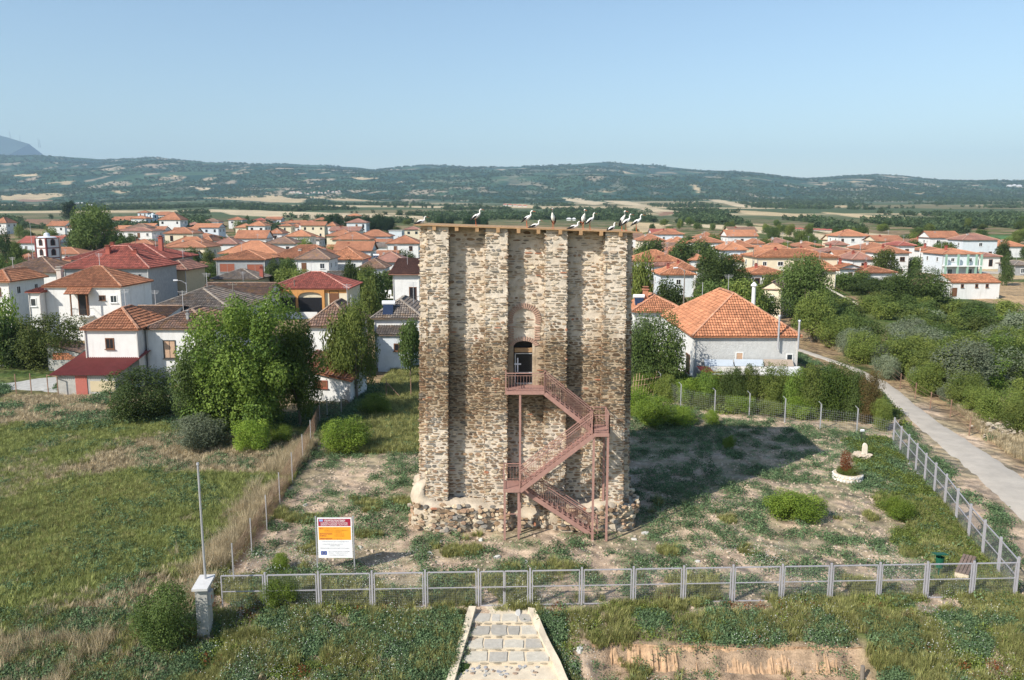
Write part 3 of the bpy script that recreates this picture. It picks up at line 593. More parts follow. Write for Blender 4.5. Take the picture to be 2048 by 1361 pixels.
# ---------------------------------------------------------------- storks
def stork(px,py,pose,face,lb,deep=41.2):
    z=0; x=px2X(px,deep,16); z=topz(x)+.09
    t=empty('white_stork',(x,deep,z),lb,'stork','storks resting on the tower roof',face); t.scale=(.88,.88,.88)
    zb={'stand':.55,'tall':.62,'sit':.13}[pose]; pitch={'stand':.55,'tall':1.05,'sit':.25}[pose]
    nl=.42 if pose!='sit' else .34
    c,s_=math.cos(pitch),math.sin(pitch)
    def bp(u,w=0): return Vector((u*c*1.0-w*s_,0,zb+u*s_+w*c))
    sh=bp(.20); hd=sh+Vector((.10,0,nl*.72)) if pose!='tall' else sh+Vector((.04,0,nl*.8))
    m=M(); pp=[bp(-.30),bp(-.22),bp(-.08),bp(.06),bp(.16),bp(.22)+Vector((.02,0,.03)),sh+Vector((.07,0,.10)),sh+Vector((.05,0,.22)),hd+Vector((-.02,0,-.03)),hd+Vector((.03,0,.01)),hd+Vector((.08,0,0))]
    m.tube(pp,[.02,.06,.115,.12,.085,.06,.038,.032,.034,.042,.016],8); m.build('body',MT['stork'],t,True)
    wg=M()
    for sd in(-1,1):
        q=[bp(.05,.03)+Vector((0,sd*.085,0)),bp(-.12,.02)+Vector((0,sd*.12,0)),bp(-.28,.0)+Vector((0,sd*.075,0)),bp(-.44,-.02)+Vector((0,sd*.02,0))]
        wg.tube(q,[.03,.062,.05,.012],6)
    wg.build('wing_feathers',MT['storkb'],t,True)
    bl=M(); bl.tube([hd+Vector((.07,0,0)),hd+Vector((.26,0,-.05))],[.017,.004],5); bl.build('bill',MT['bill'],t)
    if pose!='sit':
        for sd in(-1,1):
            lg=M(); lg.tube([bp(-.05,-.02)+Vector((0,sd*.04,0)),Vector((-.02,sd*.04,zb*.5)),Vector((0,sd*.045,0))],[.016,.011,.01],5)
            for a in(-.5,0,.5): lg.bar((0,sd*.045,.008),(.08*math.cos(a),sd*.045+.08*math.sin(a),.008),.012)
            lg.build('leg',MT['bill'],t)
for a in[(952,445,'stand',.25,'lone stork standing on the left part of the roof edge'),(1054,444,'stand',-.3,'stork with spread dark tail above the third bay, left of a sitting one'),(1106,449,'tall',-1.9,'upright stork near the middle of the roof with its bill turned down',),
 (1069,447,'sit',.3,'sitting stork just right of the stork with the dark tail'),(1147,449,'sit',0.,'sitting stork left of the tallest stork'),(1166,452,'tall',-1.1,'tallest stork of the row, facing the camera'),
 (1180,453,'stand',.5,'stork right beside the tallest stork'),(1223,454,'sit',.8,'sitting stork between the tallest stork and the pair'),(1244,455,'tall',-.5,'taller stork of the pair near the right corner'),
 (1252,456,'stand',.4,'smaller stork of the pair near the right corner'),(1273,458,'stand',.1,'stork standing on the far right corner of the roof'),(841,448,'sit',.5,'stork sitting on the far left corner of the roof')]: stork(*a)
# ---------------------------------------------------------------- metal stair
ST=empty('metal_staircase',(2.3,40,-.15),'reddish brown steel staircase zigzagging up the front of the tower to the doorway','staircase')
def SP_(m,nm): o=m.build(nm,MT['stairm'],ST); o.matrix_parent_inverse=Matrix.Translation((-2.3,-40,.15)); return o
def landing(x0,x1,y0,y1,z):
    m=M(); m.bb(x0+.03,x1-.03,y0+.03,y1,z-.03,z); SP_(m,'landing_plate')
    m=M(); m.bb(x0,x1,y0-.03,y0+.03,z-.17,z+.01); m.bb(x0,x1,y1,y1+.05,z-.17,z+.01); m.bb(x0-.03,x0+.03,y0+.03,y1,z-.17,z+.01); m.bb(x1-.03,x1+.03,y0+.03,y1,z-.17,z+.01); SP_(m,'landing_frame')
def rail(a,b,h=.95,n_=None,post=(1,1)):
    a=Vector(a);b=Vector(b); up=Vector((0,0,h)); m=M(); m.bar(a+up,b+up,.05,.04); m.bar(a+up*.86,b+up*.86,.022); m.bar(a+up*.12,b+up*.12,.022)
    for e,p in((0,a),(1,b)):
        if post[e]: m.bar(p,p+up*1.02,.05)
    SP_(m,'handrail'); n_=n_ or max(2,int((b-a).length/.15))
    for i in range(1,n_):
        p=a.lerp(b,i/n_); m=M(); m.bar(p+up*.12,p+up*.86,.014); SP_(m,'baluster')
def flight(x0,z0,x1,z1,y0,y1,n_):
    dx=(x1-x0); 
    for y in(y0,y1): m=M(); m.bar((x0,y,z0-.12),(x1,y,z1-.12),.04,.22); SP_(m,'stringer')
    for i in range(1,n_):
        t=i/n_; m=M(); w=abs(dx)/n_*.9; m.bb(x0+dx*t-w/2,x0+dx*t+w/2,y0+.025,y1-.025,z0+(z1-z0)*t-.02,z0+(z1-z0)*t+.01); m.bb(x0+dx*t-w/2,x0+dx*t-w/2+.02,y0+.025,y1-.025,z0+(z1-z0)*t-.14,z0+(z1-z0)*t-.02) if dx*(z1-z0)>0 else m.bb(x0+dx*t+w/2-.02,x0+dx*t+w/2,y0+.025,y1-.025,z0+(z1-z0)*t-.14,z0+(z1-z0)*t-.02); SP_(m,'tread')
    for y in(y0,y1): rail((x0,y,z0),(x1,y,z1))
zA,zB,zC,zG=7.6,5.62,2.66,-.12
landing(-.32,1.68,40.25,41.9,zA); landing(4.15,4.95,39.3,41.05,zB); landing(-.42,.4,39.3,40.6,zC)
flight(1.70,zA,4.15,zB,40.25,41.0,10); flight(4.15,zB,.4,zC,39.3,40.1,16); flight(.4,zC,4.5,zG,39.75,40.42,15)
rail((-.32,40.25,zA),(1.68,40.25,zA)); rail((-.32,40.28,zA),(-.32,41.9,zA)); rail((4.95,39.3,zB),(4.95,41.05,zB)); rail((4.95,41.05,zB),(4.15,41.05,zB),post=(0,1)); rail((4.15,39.3,zB),(4.95,39.3,zB))
rail((-.42,39.3,zC),(-.42,40.6,zC)); rail((-.42,40.6,zC),(.4,40.6,zC),post=(0,1)); 
for x,y,z in((-.38,39.36,zC),(.34,39.36,zC),(4.18,39.36,zB),(4.9,39.36,zB),(.42,40.3,zA),(4.9,41.0,zB)):
    m=M(); zz=g1(x,y)-.1; m.bb(x-.055,x+.055,y-.05,y+.05,zz,z-.17); SP_(m,'support_post')
for p,q in(((-.38,39.36,1.3),(.34,39.36,1.3)),): m=M(); m.bar(p,q,.04); SP_(m,'brace')
# ---------------------------------------------------------------- front fence, gate, pillar
def wires(m,a,b,z0,z1,sp,t=.0035,col=(1,1,1)):
    a=Vector(a);b=Vector(b);L=(b-a).length; k=max(2,int(L/sp))
    for i in range(1,k): p=a.lerp(b,i/k); m.bar(p+Vector((0,0,z0)),p+Vector((0,0,z1)),t)
    k=max(2,int((z1-z0)/sp))
    for i in range(1,k): z=z0+(z1-z0)*i/k; m.bar(a+Vector((0,0,z)),b+Vector((0,0,z)),t)
FW=[(440,1220),(532,1221),(638,1222),(745,1222),(851,1221),(957,1220),(1060,1218),(1163,1216),(1266,1215),(1366,1213),(1464,1211),(1562,1209),(1659,1206),(1756,1204),(1850,1202),(1942,1199),(2030,1196)]
fa=G(440,1221); fb_=G(2030,1196)
def fpt(px):
    d=ray(px,1200); # intersection of the viewing plane column with the fence line
    t=(fa.x*d[1]-fa.y*d[0])/((fb_.y-fa.y)*d[0]-(fb_.x-fa.x)*d[1]); x=fa.x+(fb_.x-fa.x)*t; y=fa.y+(fb_.y-fa.y)*t
    return Vector((x,y,-.17))
FP=[fpt(p[0]) for p in FW]; FH=1.62
fence=empty('mesh_fence',FP[0],'long pale metal mesh fence with framed panels along the front of the plot','fence')
def FB(m,nm,par=fence,mt='fencem',org=None):
    o=m.build(nm,MT[mt],par); o.matrix_parent_inverse=Matrix.Translation(-(org or par.location)); return o
def panel_f(a,b,par,mid=.56,h=FH,gap=.10,z0=.06):
    a=Vector(a);b=Vector(b);d=(b-a).normalized(); a=a+d*gap;b=b-d*gap; m=M(); up=Vector((0,0,1))
    for p in(a,b): m.bar(p+up*z0,p+up*h,.045)
    for z in(z0,h,h*mid): m.bar(a+up*z,b+up*z,.045 if z!=h*mid else .035)
    o=FB(m,'panel_frame',par); w=M(); wires(w,a,b,z0,h,.075,.0032); ww=FB(w,'wire_mesh',par,'wire')
    ww.parent=o; ww.matrix_parent_inverse=Matrix.Identity(4); ww.location=(0,0,0)
    ww.matrix_parent_inverse=(Matrix.Translation(-par.location)).inverted()@Matrix.Translation(-par.location)
for i,p in enumerate(FP):
    if i: m=M(); m.bar(p-Vector((0,0,.3)),p+Vector((0,0,FH+.12)),.075); FB(m,'post')
for i in range(len(FP)-1):
    if i==5: continue
    panel_f(FP[i],FP[i+1],fence)
gate=empty('double_gate',FP[5],'double leaf metal mesh gate at the top of the stone steps','gate'); mid=(FP[5]+FP[6])/2
panel_f(FP[5],mid+Vector((.07,0,0)),gate); panel_f(mid-Vector((.07,0,0)),FP[6],gate)
lm=M(); lm.box(mid+Vector((0,-.05,.8)),(.09,.05,.14)); FB(lm,'lock_plate',gate,'darkm')
# side fence along the road
SFp=[(2030,1196),(1966,1120),(1944,1079),(1868,1020),(1872,1023)]
tops=[(2042,1072),(1997,1040),(1960,1018),(1938,990),(1905,950),(1873,915),(1843,883),(1812,852),(1787,840)]
a0=fb_.copy(); a1=G(1786,886)
sf=empty('mesh_fence',a0,'pale metal mesh fence climbing along the road side of the plot','fence')
k=11; SQP=[a0.lerp(a1,i/k) for i in range(k+1)]
for p in SQP: p.z=g1(p.x,p.y)-.02
for i,p in enumerate(SQP):
    m=M(); m.bar(p-Vector((0,0,.3)),p+Vector((0,0,FH+.32)),.085); FB(m,'post',sf)
    if i<k:
        panel_f(p,SQP[i+1],sf,h=FH+.15,gap=.12)
        m=M(); m.bar(p-Vector((0,0,.05)),SQP[i+1]-Vector((0,0,.05)),.22,.26); FB(m,'concrete_kerb',sf,'concrete')
# pillar and flagpole
pb=G(412,1268); t=empty('gate_pillar',(pb.x,pb.y,pb.z),'square concrete pillar with sloped cap slab and a meter box, at the left end of the front fence','pillar',None,.08)
zt=1.75-pb.z; m=M(); m.bb(-.25,.22,-.28,.32,-.3,zt); m.build('shaft',MT['concrete'],t)
m=M(); m.box((0,.1,zt+.09),(.62,1.15,.10),(1,1,1),Matrix.Rotation(R(4),3,'X')); m.build('cap_slab',mat('pale_cap_stone',(.55,.54,.52),var=.1),t)
m=M(); m.bb(.22,.34,-.18,.18,zt-.75,zt-.2); mb=m.build('meter_box',MT['metalw'],t)
m=M(); m.bb(.34,.345,-.10,-.02,zt-.52,zt-.36,(.6,.12,.04)); m.build('red_label',MT['any'],t)
pt=at(397,930,pb.y+.35); m=M(); m.tube([(pt.x+.0,pb.y+.35,pb.z-.1),(pt.x-.02,pb.y+.35,3.2),(pt.x-.03,pb.y+.35,pt.z)],[.055,.05,.042],8); m.tube([(pt.x-.03,pb.y+.35,pt.z),(pt.x-.03,pb.y+.35,pt.z+.08)],[.06,.05],8)
tag(m.build('flagpole',MT['metalw']),'tall bare steel pole standing behind the concrete pillar','pole')
# left long chain link fence
LP=[(468,1168),(504,1112),(534,1060),(560,1010),(585,965),(606,925),(622,893),(640,850),(652,842),(682,838),(702,800),(716,786)]
LPw=[G(*p) for p in LP[:8]]; lf=empty('chain_link_fence',LPw[0],'rusty chain link fence with thin steel posts running back beside the tall dry straw','fence')
LPw+= [G(655,842),G(683,834),G(706,800)]
for i,p in enumerate(LPw):
    m=M(); m.bar(p-Vector((0,0,.2)),p+Vector((0,0,1.95)),.05); FB(m,'post',lf,'metalw')
    if i<len(LPw)-1: w=M(); q=LPw[i+1]; wires(w,p,q,.05,1.75,.11,.005); FB(w,'wire_mesh',lf,'rusty')
# garden fence behind the tower on the right
RP=[G(*p) for p in[(1275,760),(1320,790),(1361,814),(1429,827),(1498,834),(1569,846),(1640,858),(1713,868),(1786,886)]]
rf=empty('wire_fence',RP[2],'wire fence with pale concrete posts between the plot and the kitchen garden','fence')
for i,p in enumerate(RP[:-1]):
    m=M(); m.bar(p-Vector((0,0,.2)),p+Vector((0,0,2.0)),.08); m.bar(p+Vector((0,0,1.98)),p+Vector((-.22,0,2.2)),.05); FB(m,'post',rf,'metalw')
    w=M(); q=RP[i+1]
    wires(w,p,q,.1,1.7,.16,.005); FB(w,'wire_mesh',rf,'metalw')
# field fence right of the road (rusty stakes)
fp=[G(*p) for p in[(1690,690),(1712,706),(1752,735),(1800,778),(1830,798),(1860,818),(1900,835),(1938,872),(1990,850)]]
ff=empty('stake_fence',fp[0],'line of thin rusty stakes with wire along the far verge of the road','fence')
for i,p in enumerate(fp[:-1]):
    m=M(); m.bar(p-Vector((0,0,.2)),p+Vector((.03,0,1.5)),.07); FB(m,'stake',ff,'rusty')
    if i<len(fp)-2:
        w=M(); [w.bar(p+Vector((0,0,z)),fp[i+1]+Vector((0,0,z)),.015) for z in(.6,1.,1.4)]; FB(w,'wire',ff,'rusty')
# small fence remains left and rear
for L_,lb in(([(33,788),(63,787),(97,790),(117,793)],'brown steel tube fence frame beside the concrete path'),([(773,797),(822,797)],'leaning rusty posts in the dry grass left of the tower'),([(223,828),(268,800)],'pair of thin stakes at the edge of the brown field')):
    q=[G(*p) for p in L_]; e=empty('stake_fence',q[0],lb,'fence')
    for i,p in enumerate(q): m=M(); m.bar(p-Vector((0,0,.2)),p+Vector((0,0,1.9)),.07); FB(m,'stake',e,'rusty')
    if len(q)>2: m=M(); m.bar(q[2]+Vector((0,0,1.87)),q[3]+Vector((0,0,1.87)),.06); FB(m,'top_rail',e,'rusty')
    elif q[0].x>-12: m=M(); m.bar(q[0]+Vector((0,0,1.5)),q[0]+Vector((1.6,-.5,0)),.06); FB(m,'brace',e,'rusty')
# ---------------------------------------------------------------- information board
sa=G(631,1178); sa=Vector((at(632,1160,35.7).x,35.7,0)); sa.z=g1(sa.x,35.7)
T0=at(631,1035,35.7); T1=at(706,1037,35.7); BT=T0.z; wS=T1.x-T0.x
bd=empty('information_board',(T0.x,35.7,sa.z),'white board with maroon and orange print on two thin steel posts, behind the front fence','sign board')
BB=lambda m,nm,mt,par=bd: m.build(nm,mt,par)
h0=BT-sa.z
for x in(0,wS): m=M(); m.bb(x-.028,x+.028,-.03,.03,-.3,h0+.05); BB(m,'post',MT['metalw'])
x0,x1=.07,wS-.07; zb=at(631,1116,35.7).z-sa.z; Hb=h0-zb
m=M(); m.bb(x0,x1,-.015,.015,zb,h0-.02,(.80,.80,.80)); brd=BB(m,'board',MT['any'])
def sheet(u0,u1,v0,v1,c,y=-.018,nm='printed_field'):
    m=M(); a,b=x0+(x1-x0)*u0,x0+(x1-x0)*u1; z1_,z0_=zb+Hb*(1-v0),zb+Hb*(1-v1); m.add([(a,y,z0_),(b,y,z0_),(b,y,z1_),(a,y,z1_)],[(0,1,2,3)],c)
    o=m.build(nm,MT['any'],brd); return o
sheet(.03,.97,.035,.215,(.33,.02,.05)); sheet(.03,.97,.235,.555,(.85,.36,.03)); sheet(.08,.25,.83,.925,(.01,.06,.30),nm='flag_print')
sheet(.06,.17,.05,.10,(.25,.4,.7),-.022)
for i in range(12):
    a=2*PI*i/12; sheet(.165+.045*math.cos(a)-.006,.165+.045*math.cos(a)+.006,.877+.028*math.sin(a)-.004,.877+.028*math.sin(a)+.004,(.8,.6,.05),-.02,'star')
def text(s,u,v,hgt,c,wmax=None,bold=0):
    cu=bpy.data.curves.new('text','FONT'); cu.body=s; cu.size=1; cu.align_x='LEFT'; cu.offset=bold; o=bpy.data.objects.new('lettering',cu); COL.objects.link(o)
    dg=bpy.context.evaluated_depsgraph_get(); me=bpy.data.meshes.new_from_object(o.evaluated_get(dg)); bpy.data.objects.remove(o)
    if not me.vertices: return
    xs_=[v_.co.x for v_ in me.vertices]; wd=max(xs_)-min(xs_); sc=Hb*hgt*1.35; sx=sc
    if wmax: sx=min(sc*1.4,(x1-x0)*wmax/wd)
    o=bpy.data.objects.new('lettering',me); COL.objects.link(o); o.parent=brd; o.location=(x0+(x1-x0)*u,-.021,zb+Hb*(1-v)); o.rotation_euler=(PI/2,0,0); o.scale=(sx,sc,1)
    me.materials.clear(); k=tuple(c)
    if k not in TM: TM[k]=mat('print_ink',c,var=.02)
    me.materials.append(TM[k])
TM={}
Wt=(.8,.8,.8); Mr=(.33,.03,.05); Dk=(.12,.12,.14); Ob=(.45,.16,.03)
text('ΥΠΟΥΡΓΕΙΟ ΠΟΛΙΤΙΣΜΟΥ',.20,.105,.05,Wt,.62,.02); text('9η ΕΦΟΡΕΙΑ ΒΥΖΑΝΤΙΝΩΝ ΑΡΧΑΙΟΤΗΤΩΝ',.10,.155,.035,Wt,.78,.01); text('ΕΦΟΡΕΙΑ ΒΥΖΑΝΤΙΝΩΝ - ΠΟΛΥΓΥΡΟΣ',.10,.200,.035,Wt,.78,.01)
text('ΕΡΓΟ :',.06,.29,.035,Mr,.12,.02)
for i,s in enumerate(['ΣΤΕΡΕΩΣΗ ΠΥΡΓΟΥ','ΑΠΟΚΑΤΑΣΤΑΣΗ - ΑΝΑΔΕΙΞΗ ΜΝΗΜΕΙΟΥ','ΓΑΛΑΤΙΣΤΑΣ ΧΑΛΚΙΔΙΚΗΣ']): text(s,.20,.29+.04*i,.026,Ob,(.42,.70,.5)[i])
for s,v,s2 in(('ΠΡΟΫΠΟΛΟΓΙΣΜΟΣ :',.42,'1.000.000 €'),('ΦΟΡΕΑΣ :',.47,'ΥΠΟΥΡΓΕΙΟ ΠΟΛΙΤΙΣΜΟΥ'),('ΧΡΗΜΑΤΟΔΟΤΗΣΗ :',.54,'Γ΄ Κ.Π.Σ.')): text(s,.06,v,.032,Mr,.38 if len(s)>9 else .22,.02); text(s2,.48,v,.026,Ob,.3)
for s,v,u,w in(('ΣΥΓΧΡΗΜΑΤΟΔΟΤΕΙΤΑΙ ΑΠΟ ΤΗΝ ΕΥΡΩΠΑΪΚΗ ΕΝΩΣΗ',.61,.12,.78),('ΕΥΡΩΠΑΪΚΟ ΤΑΜΕΙΟ ΠΕΡΙΦΕΡΕΙΑΚΗΣ ΑΝΑΠΤΥΞΗΣ',.67,.12,.6),('ΕΘΝΙΚΟΙ ΠΟΡΟΙ',.71,.34,.3),('ΠΕΡΙΦΕΡΕΙΑΚΟ ΕΠΙΧΕΙΡΗΣΙΑΚΟ ΠΡΟΓΡΑΜΜΑ',.77,.06,.85),('ΜΕ ΤΗΝ ΣΥΓΧΡΗΜΑΤΟΔΟΤΗΣΗ ΤΗΣ ΕΥΡΩΠΑΪΚΗΣ',.85,.30,.62),('ΕΝΩΣΗΣ - ΤΑΜΕΙΟ ΑΝΑΠΤΥΞΗΣ',.89,.30,.55),('ΕΛΛΗΝΙΚΗ ΔΗΜΟΚΡΑΤΙΑ',.94,.32,.5)): text(s,u,v,.024,(.35,.35,.38),w)
# ---------------------------------------------------------------- stone steps in front of the gate
stp=tag(M().box((0,0,0),(0,0,0)).build('stone_steps',MT['pave']),'pale stone steps with slab treads and low side walls leading down from the gate','steps') if False else empty('stone_steps',(.55,30,-.2),'pale stone steps with slab treads and low side walls leading down from the gate','steps')
def SB(m,nm,mt): o=m.build(nm,mt,stp); o.matrix_parent_inverse=Matrix.Translation((-.55,-30,.2)); return o
rows_=[(952,1056,1226),(945,1066,1250),(938,1078,1277),(930,1090,1303),(922,1104,1330),(912,1118,1366),(900,1134,1400)]
lev=-.17; q=[]
for i,(a,b,yy) in enumerate(rows_):
    z=-.16-.15*i; d=ray(1024,yy); t=(z-CZ)/d[2]; Y=t*d[1]; zz=Y*CP-(z-CZ)*SP; q.append(((a-1024)/FPX*zz,(b-1024)/FPX*zz,Y,z))
SQ=list(q)
qr=np.random.default_rng(9)
for i in range(len(q)-1):
    xa,xb,Y,z=q[i]; xa2,xb2,Y2,z2=q[i+1]; Y2-=.02; top=z2+.15
    m=M(); v=[(xa,Y,-2.6),(xb,Y,-2.6),(xb2,Y2,-2.6),(xa2,Y2,-2.6)]; v+=[(p[0],p[1],top) for p in v]; m.add(v,[(3,2,1,0)[::-1],(4,7,6,5),(0,4,5,1)[::-1],(3,7,6,2),(0,3,7,4)[::-1],(1,2,6,5)[::-1]]); SB(m,'step',MT['pave'])
    W_=xb2-xa2; cuts=[.02]+sorted([.27+qr.uniform(-.05,.05),.5+qr.uniform(-.06,.06),.75+qr.uniform(-.05,.05)])+[.98]
    if i<4:
      for j in range(4):
        a=xa2+W_*cuts[j]+.04; b=xa2+W_*cuts[j+1]-.04; y0=Y2+.0; y1=Y-.03-qr.uniform(0,.14); c=np.array((.42,.39,.335))*qr.uniform(.75,1.15)
        if qr.random()<.35: c=np.array((.50,.46,.38))
        k=8; cu_=np.array([(-1,-1),(0,-1),(1,-1),(1,0),(1,1),(0,1),(-1,1),(-1,0)])*np.array([(b-a)/2,(y1-y0)/2])*np.where(np.arange(8)%2==0,.97,1.)[:,None]+qr.normal(0,.022,(8,2)); px_=(a+b)/2+cu_[:,0]; py_=np.maximum((y0+y1)/2+cu_[:,1],y0-.04)
        m=M(); vv=[(px_[e],py_[e],top-.02) for e in range(k)]+[(px_[e],py_[e],top+.035) for e in range(k)]+[((a+b)/2,(y0+y1)/2,top+.037)]
        m.add(vv,[(e,(e+1)%k,k+(e+1)%k,k+e) for e in range(k)],c); m.add(vv,[(k+e,k+(e+1)%k,2*k) for e in range(k)],c); SB(m,'slab',MT['slab'])
      for j in range(6):
        a=xa2+W_*(j+.2+qr.uniform(-.1,.1))/6; m=M(); V,Q=stone_geo((a+.15,Y2-.0,top-.07),(1,0,0),(0,0,1),(0,-1,0),qr.uniform(.2,.4),.07,.03,qr,0); m.add(V,Q,np.array((.42,.36,.27))*qr.uniform(.7,1.1)); SB(m,'riser_stone',MT['slab'])
    else:
      for j in range(34):
        a=xa2+W_*qr.uniform(.06,.94); yy=Y2+(Y-Y2)*qr.uniform(.1,.95); m=M(); V,Q=stone_geo((a,yy,top),(1,0,0),(0,1,0),(0,0,1),qr.uniform(.1,.24),qr.uniform(.1,.2),.035,qr,0)
        c=np.array([(.38,.37,.34),(.30,.22,.16),(.45,.40,.33),(.32,.32,.33)][qr.integers(0,4)]); m.add(V,Q,c); SB(m,'cobble',MT['slab'])
for s,ix in((-1,0),(1,1)):
    m=M(); v=[];w=.30
    for k_,r_ in enumerate(q):
        x=r_[ix]; Y=r_[2]; z=r_[3]+.30-(.08 if s>0 else 0); v+=[(x,Y,z-2),(x+s*w,Y,z-2),(x+s*w,Y,z+float(qr.normal(0,.02))),(x,Y,z+float(qr.normal(0,.02)))]
    f=[]
    for k_ in range(len(q)-1):
        for e in range(4): f.append((k_*4+e,k_*4+(e+1)%4,(k_+1)*4+(e+1)%4,(k_+1)*4+e))
    f.append((0,1,2,3)); m.add(v,f); SB(m,'side_wall',MT['pave'])
m=M(); a=FP[5];b=FP[6]; m.bb(a.x-.3,b.x+.2,a.y-1.2,a.y+.25,-.6,-.14); SB(m,'landing',MT['pave'])
# ---------------------------------------------------------------- things in the plot
bp_=G(1876,1160); t=empty('litter_bin',(bp_.x,bp_.y,bp_.z),'dark green litter bin with a lid on a thin post, inside the front fence','bin')
gm_=mat('green_paint',(.01,.09,.05),rough=.5,var=.1)
m=M(); m.bar((0,0,-.1),(0,0,1.25),.05); m.build('post',gm_,t)
m=M(); m.lathe([(.0,.62),(.15,.62),(.19,1.12),(.185,1.12),(.15,.66)],14,(0,-.02,0)); m.build('bucket',gm_,t)
m=M(); m.box((0,.0,1.27),(.56,.42,.04),(1,1,1),Matrix.Rotation(R(-10),3,'X')); m.build('lid',gm_,t)
p=G(1922,1165); p2=G(1942,1122); t=empty('bench',(p.x,p.y,p.z),'low bench with brown timber slats on white stone blocks near the fence corner','bench',None,math.atan2(p2.y-p.y,p2.x-p.x))
L=min(2.4,(p2-p).length+.4)
for x in(.18,L-.18): m=M(); m.bb(x-.22,x+.22,-.28,.28,-.1,.42); m.build('stone_block',MT['pave'],t)
for i in range(4): m=M(); m.bb(-.02,L+.02,-.27+i*.145,-.27+i*.145+.115,.425,.47); m.build('slat',mat('grey_brown_timber',(.20,.14,.11),var=.3) if i==0 else bpy.data.materials['grey_brown_timber'],t)
# round stone flower bed with fountain stone
p=G(1707,968); p.y+=.9; t=empty('flower_bed',(p.x,p.y,g1(p.x,p.y)),'round flower bed ringed by a low whitish stone wall','flower bed'); r0=.88; PLC=Vector(t.location)
for row in range(2):
    for i in range(26):
        a=2*PI*(i+.5*row)/26; m=M(); V,Q=stone_geo((0,0,0),(-math.sin(a),math.cos(a),0),(0,0,1),(math.cos(a),math.sin(a),0),.22,.21,.03,sr,0); V2=V.copy(); m.add(V,Q,np.array((.62,.60,.56))*sr.uniform(.85,1.1)); o=m.build('stone',MT['slab'],t); o.location=(r0*math.cos(a),r0*math.sin(a),.12+.22*row)
m=M(); m.lathe([(r0-.01,-.3),(r0-.01,.44),(r0-.2,.44),(r0-.2,.2),(0,.25)],26); m.build('ring_wall',MT['pave'],t)
pf=G(1728,920); t=empty('drinking_fountain',(pf.x,pf.y,pf.z),'small white carved fountain stone stained orange, with rocks around its foot','fountain')
m=M(); 
vv=[];prof=[(-.2,0),(-.2,.35),(-.155,.45),(-.15,.9),(-.13,1.05),(-.07,1.15),(0,1.18),(.07,1.15),(.13,1.05),(.15,.9),(.155,.45),(.2,.35),(.2,0)]
for y in(-.09,.09): vv+=[(x,y,z) for x,z in prof]
k=len(prof); m.add(vv,[(i,i+1,k+i+1,k+i) for i in range(k-1)]); m.add(vv+[(0,-.09,.5),(0,.09,.5)],[(i+1,i,2*k) for i in range(k-1)]+[(k+i,k+i+1,2*k+1) for i in range(k-1)])
m.build('upright_stone',mat('stained_marble',(.72,.64,.52),var=.1,stain=.8,base2=(.5,.2,.06),scale=2),t)
m=M(); m.lathe([(.0,0),(.24,0),(.27,.22),(.22,.22),(.15,.15),(0,.14)],12,(0,-.24,0)); m.build('basin',MT['mortar'],t)
for i in range(7):
    a=R(100+i*40); m=M(); V,Q=stone_geo((0,0,0),(1,0,0),(0,.4,.9),(0,-.9,.4),sr.uniform(.3,.5),sr.uniform(.25,.4),.16,sr,0); m.add(V,Q,(.5,.42,.33)); o=m.build('rock',MT['slab'],t); o.location=(.45*math.cos(a)-.1,.15+.3*math.sin(a),.15+sr.uniform(0,.25))
p=G(1723,880); t=empty('floodlight',(p.x,p.y,p.z),'small white floodlight on a short dark post behind the fountain','lamp')
m=M(); m.bar((0,0,-.1),(0,0,.65),.04); m.build('post',MT['darkm'],t); m=M(); m.box((0,-.04,.72),(.26,.14,.14),(1,1,1),Matrix.Rotation(.4,3,'X')); m.build('lamp_head',MT['tank'],t)
# loose pale stones on the soil near the tower
for i,(x,y) in enumerate([(880,1085),(905,1098),(940,1092),(962,1082),(993,1116),(1052,1126),(1082,1137),(860,1108),(1036,1228),(1290,1068),(1268,1080),(1160,1300),(720,1095),(1395,1125),(955,1105),(610,1012)]):
    p=G(x,y); m=M(); V,Q=stone_geo((0,0,0),(1,0,0),(0,1,0),(0,0,1),sr.uniform(.25,.5),sr.uniform(.16,.3),.08,sr,0); m.add(V,Q,np.array((.55,.53,.49))*sr.uniform(.8,1.1)); o=m.build('stone_fragment',MT['slab']); o.location=p; o.rotation_euler=(sr.normal(0,.15),sr.normal(0,.15),sr.uniform(0,6))
    tag(o,'flat pale stone fragment lying loose on the bare soil of the plot','stone','loose stone fragments on the soil')
bkm=M(); nx_=230; nz2=12; v=[]
for i in range(nx_+1):
    x=3.2+10.8*i/nx_; yb_=29.2-.5*(float(fbm(np.array(x*.6),np.array(.1),2,5))-.5); zt=g1(x,yb_+.55)+.03; zb_=g1(x,yb_-.4)-.06; env=min(1,(x-3.2)/1.5,(14-x)/1.5)
    gl=float(fbm(np.array(x*3.1),np.array(0.),3,77)); gl2=abs(float(fbm(np.array(x*9.),np.array(3.),2,78))-.5)
    for j in range(nz2+1):
        t_=j/nz2; v.append((x,yb_+.38-.62*t_**1.3*env-.34*(gl-.5)*math.sin(PI*min(1,t_*1.1))-.38*gl2*math.sin(PI*t_)+.08*float(vn(np.array(x*12),np.array(t_*5.),5))*(0<j<nz2),zt+(zb_-zt)*t_**.8))
nn1=nz2+1; bkm.add(v,[(i*nn1+j,i*nn1+j+1,(i+1)*nn1+j+1,(i+1)*nn1+j) for i in range(nx_) for j in range(nz2)])
tag(bkm.build('soil_bank',mat('eroded_clay',(.42,.275,.165),var=.3,scale=3,bump=.9,bscale=10,dist=.06,stain=.5,base2=(.30,.19,.12))),kind='structure')
P=G(1725,1362); m=M(); m.tube([(0,0,-.2),(-.03,0,.62)],[.09,.08],9); tag_=m.build('short_post',MT['pole']); tag_.location=P; tag(tag_,'short weathered wooden post at the right end of the eroded bank','post')
rp=M()
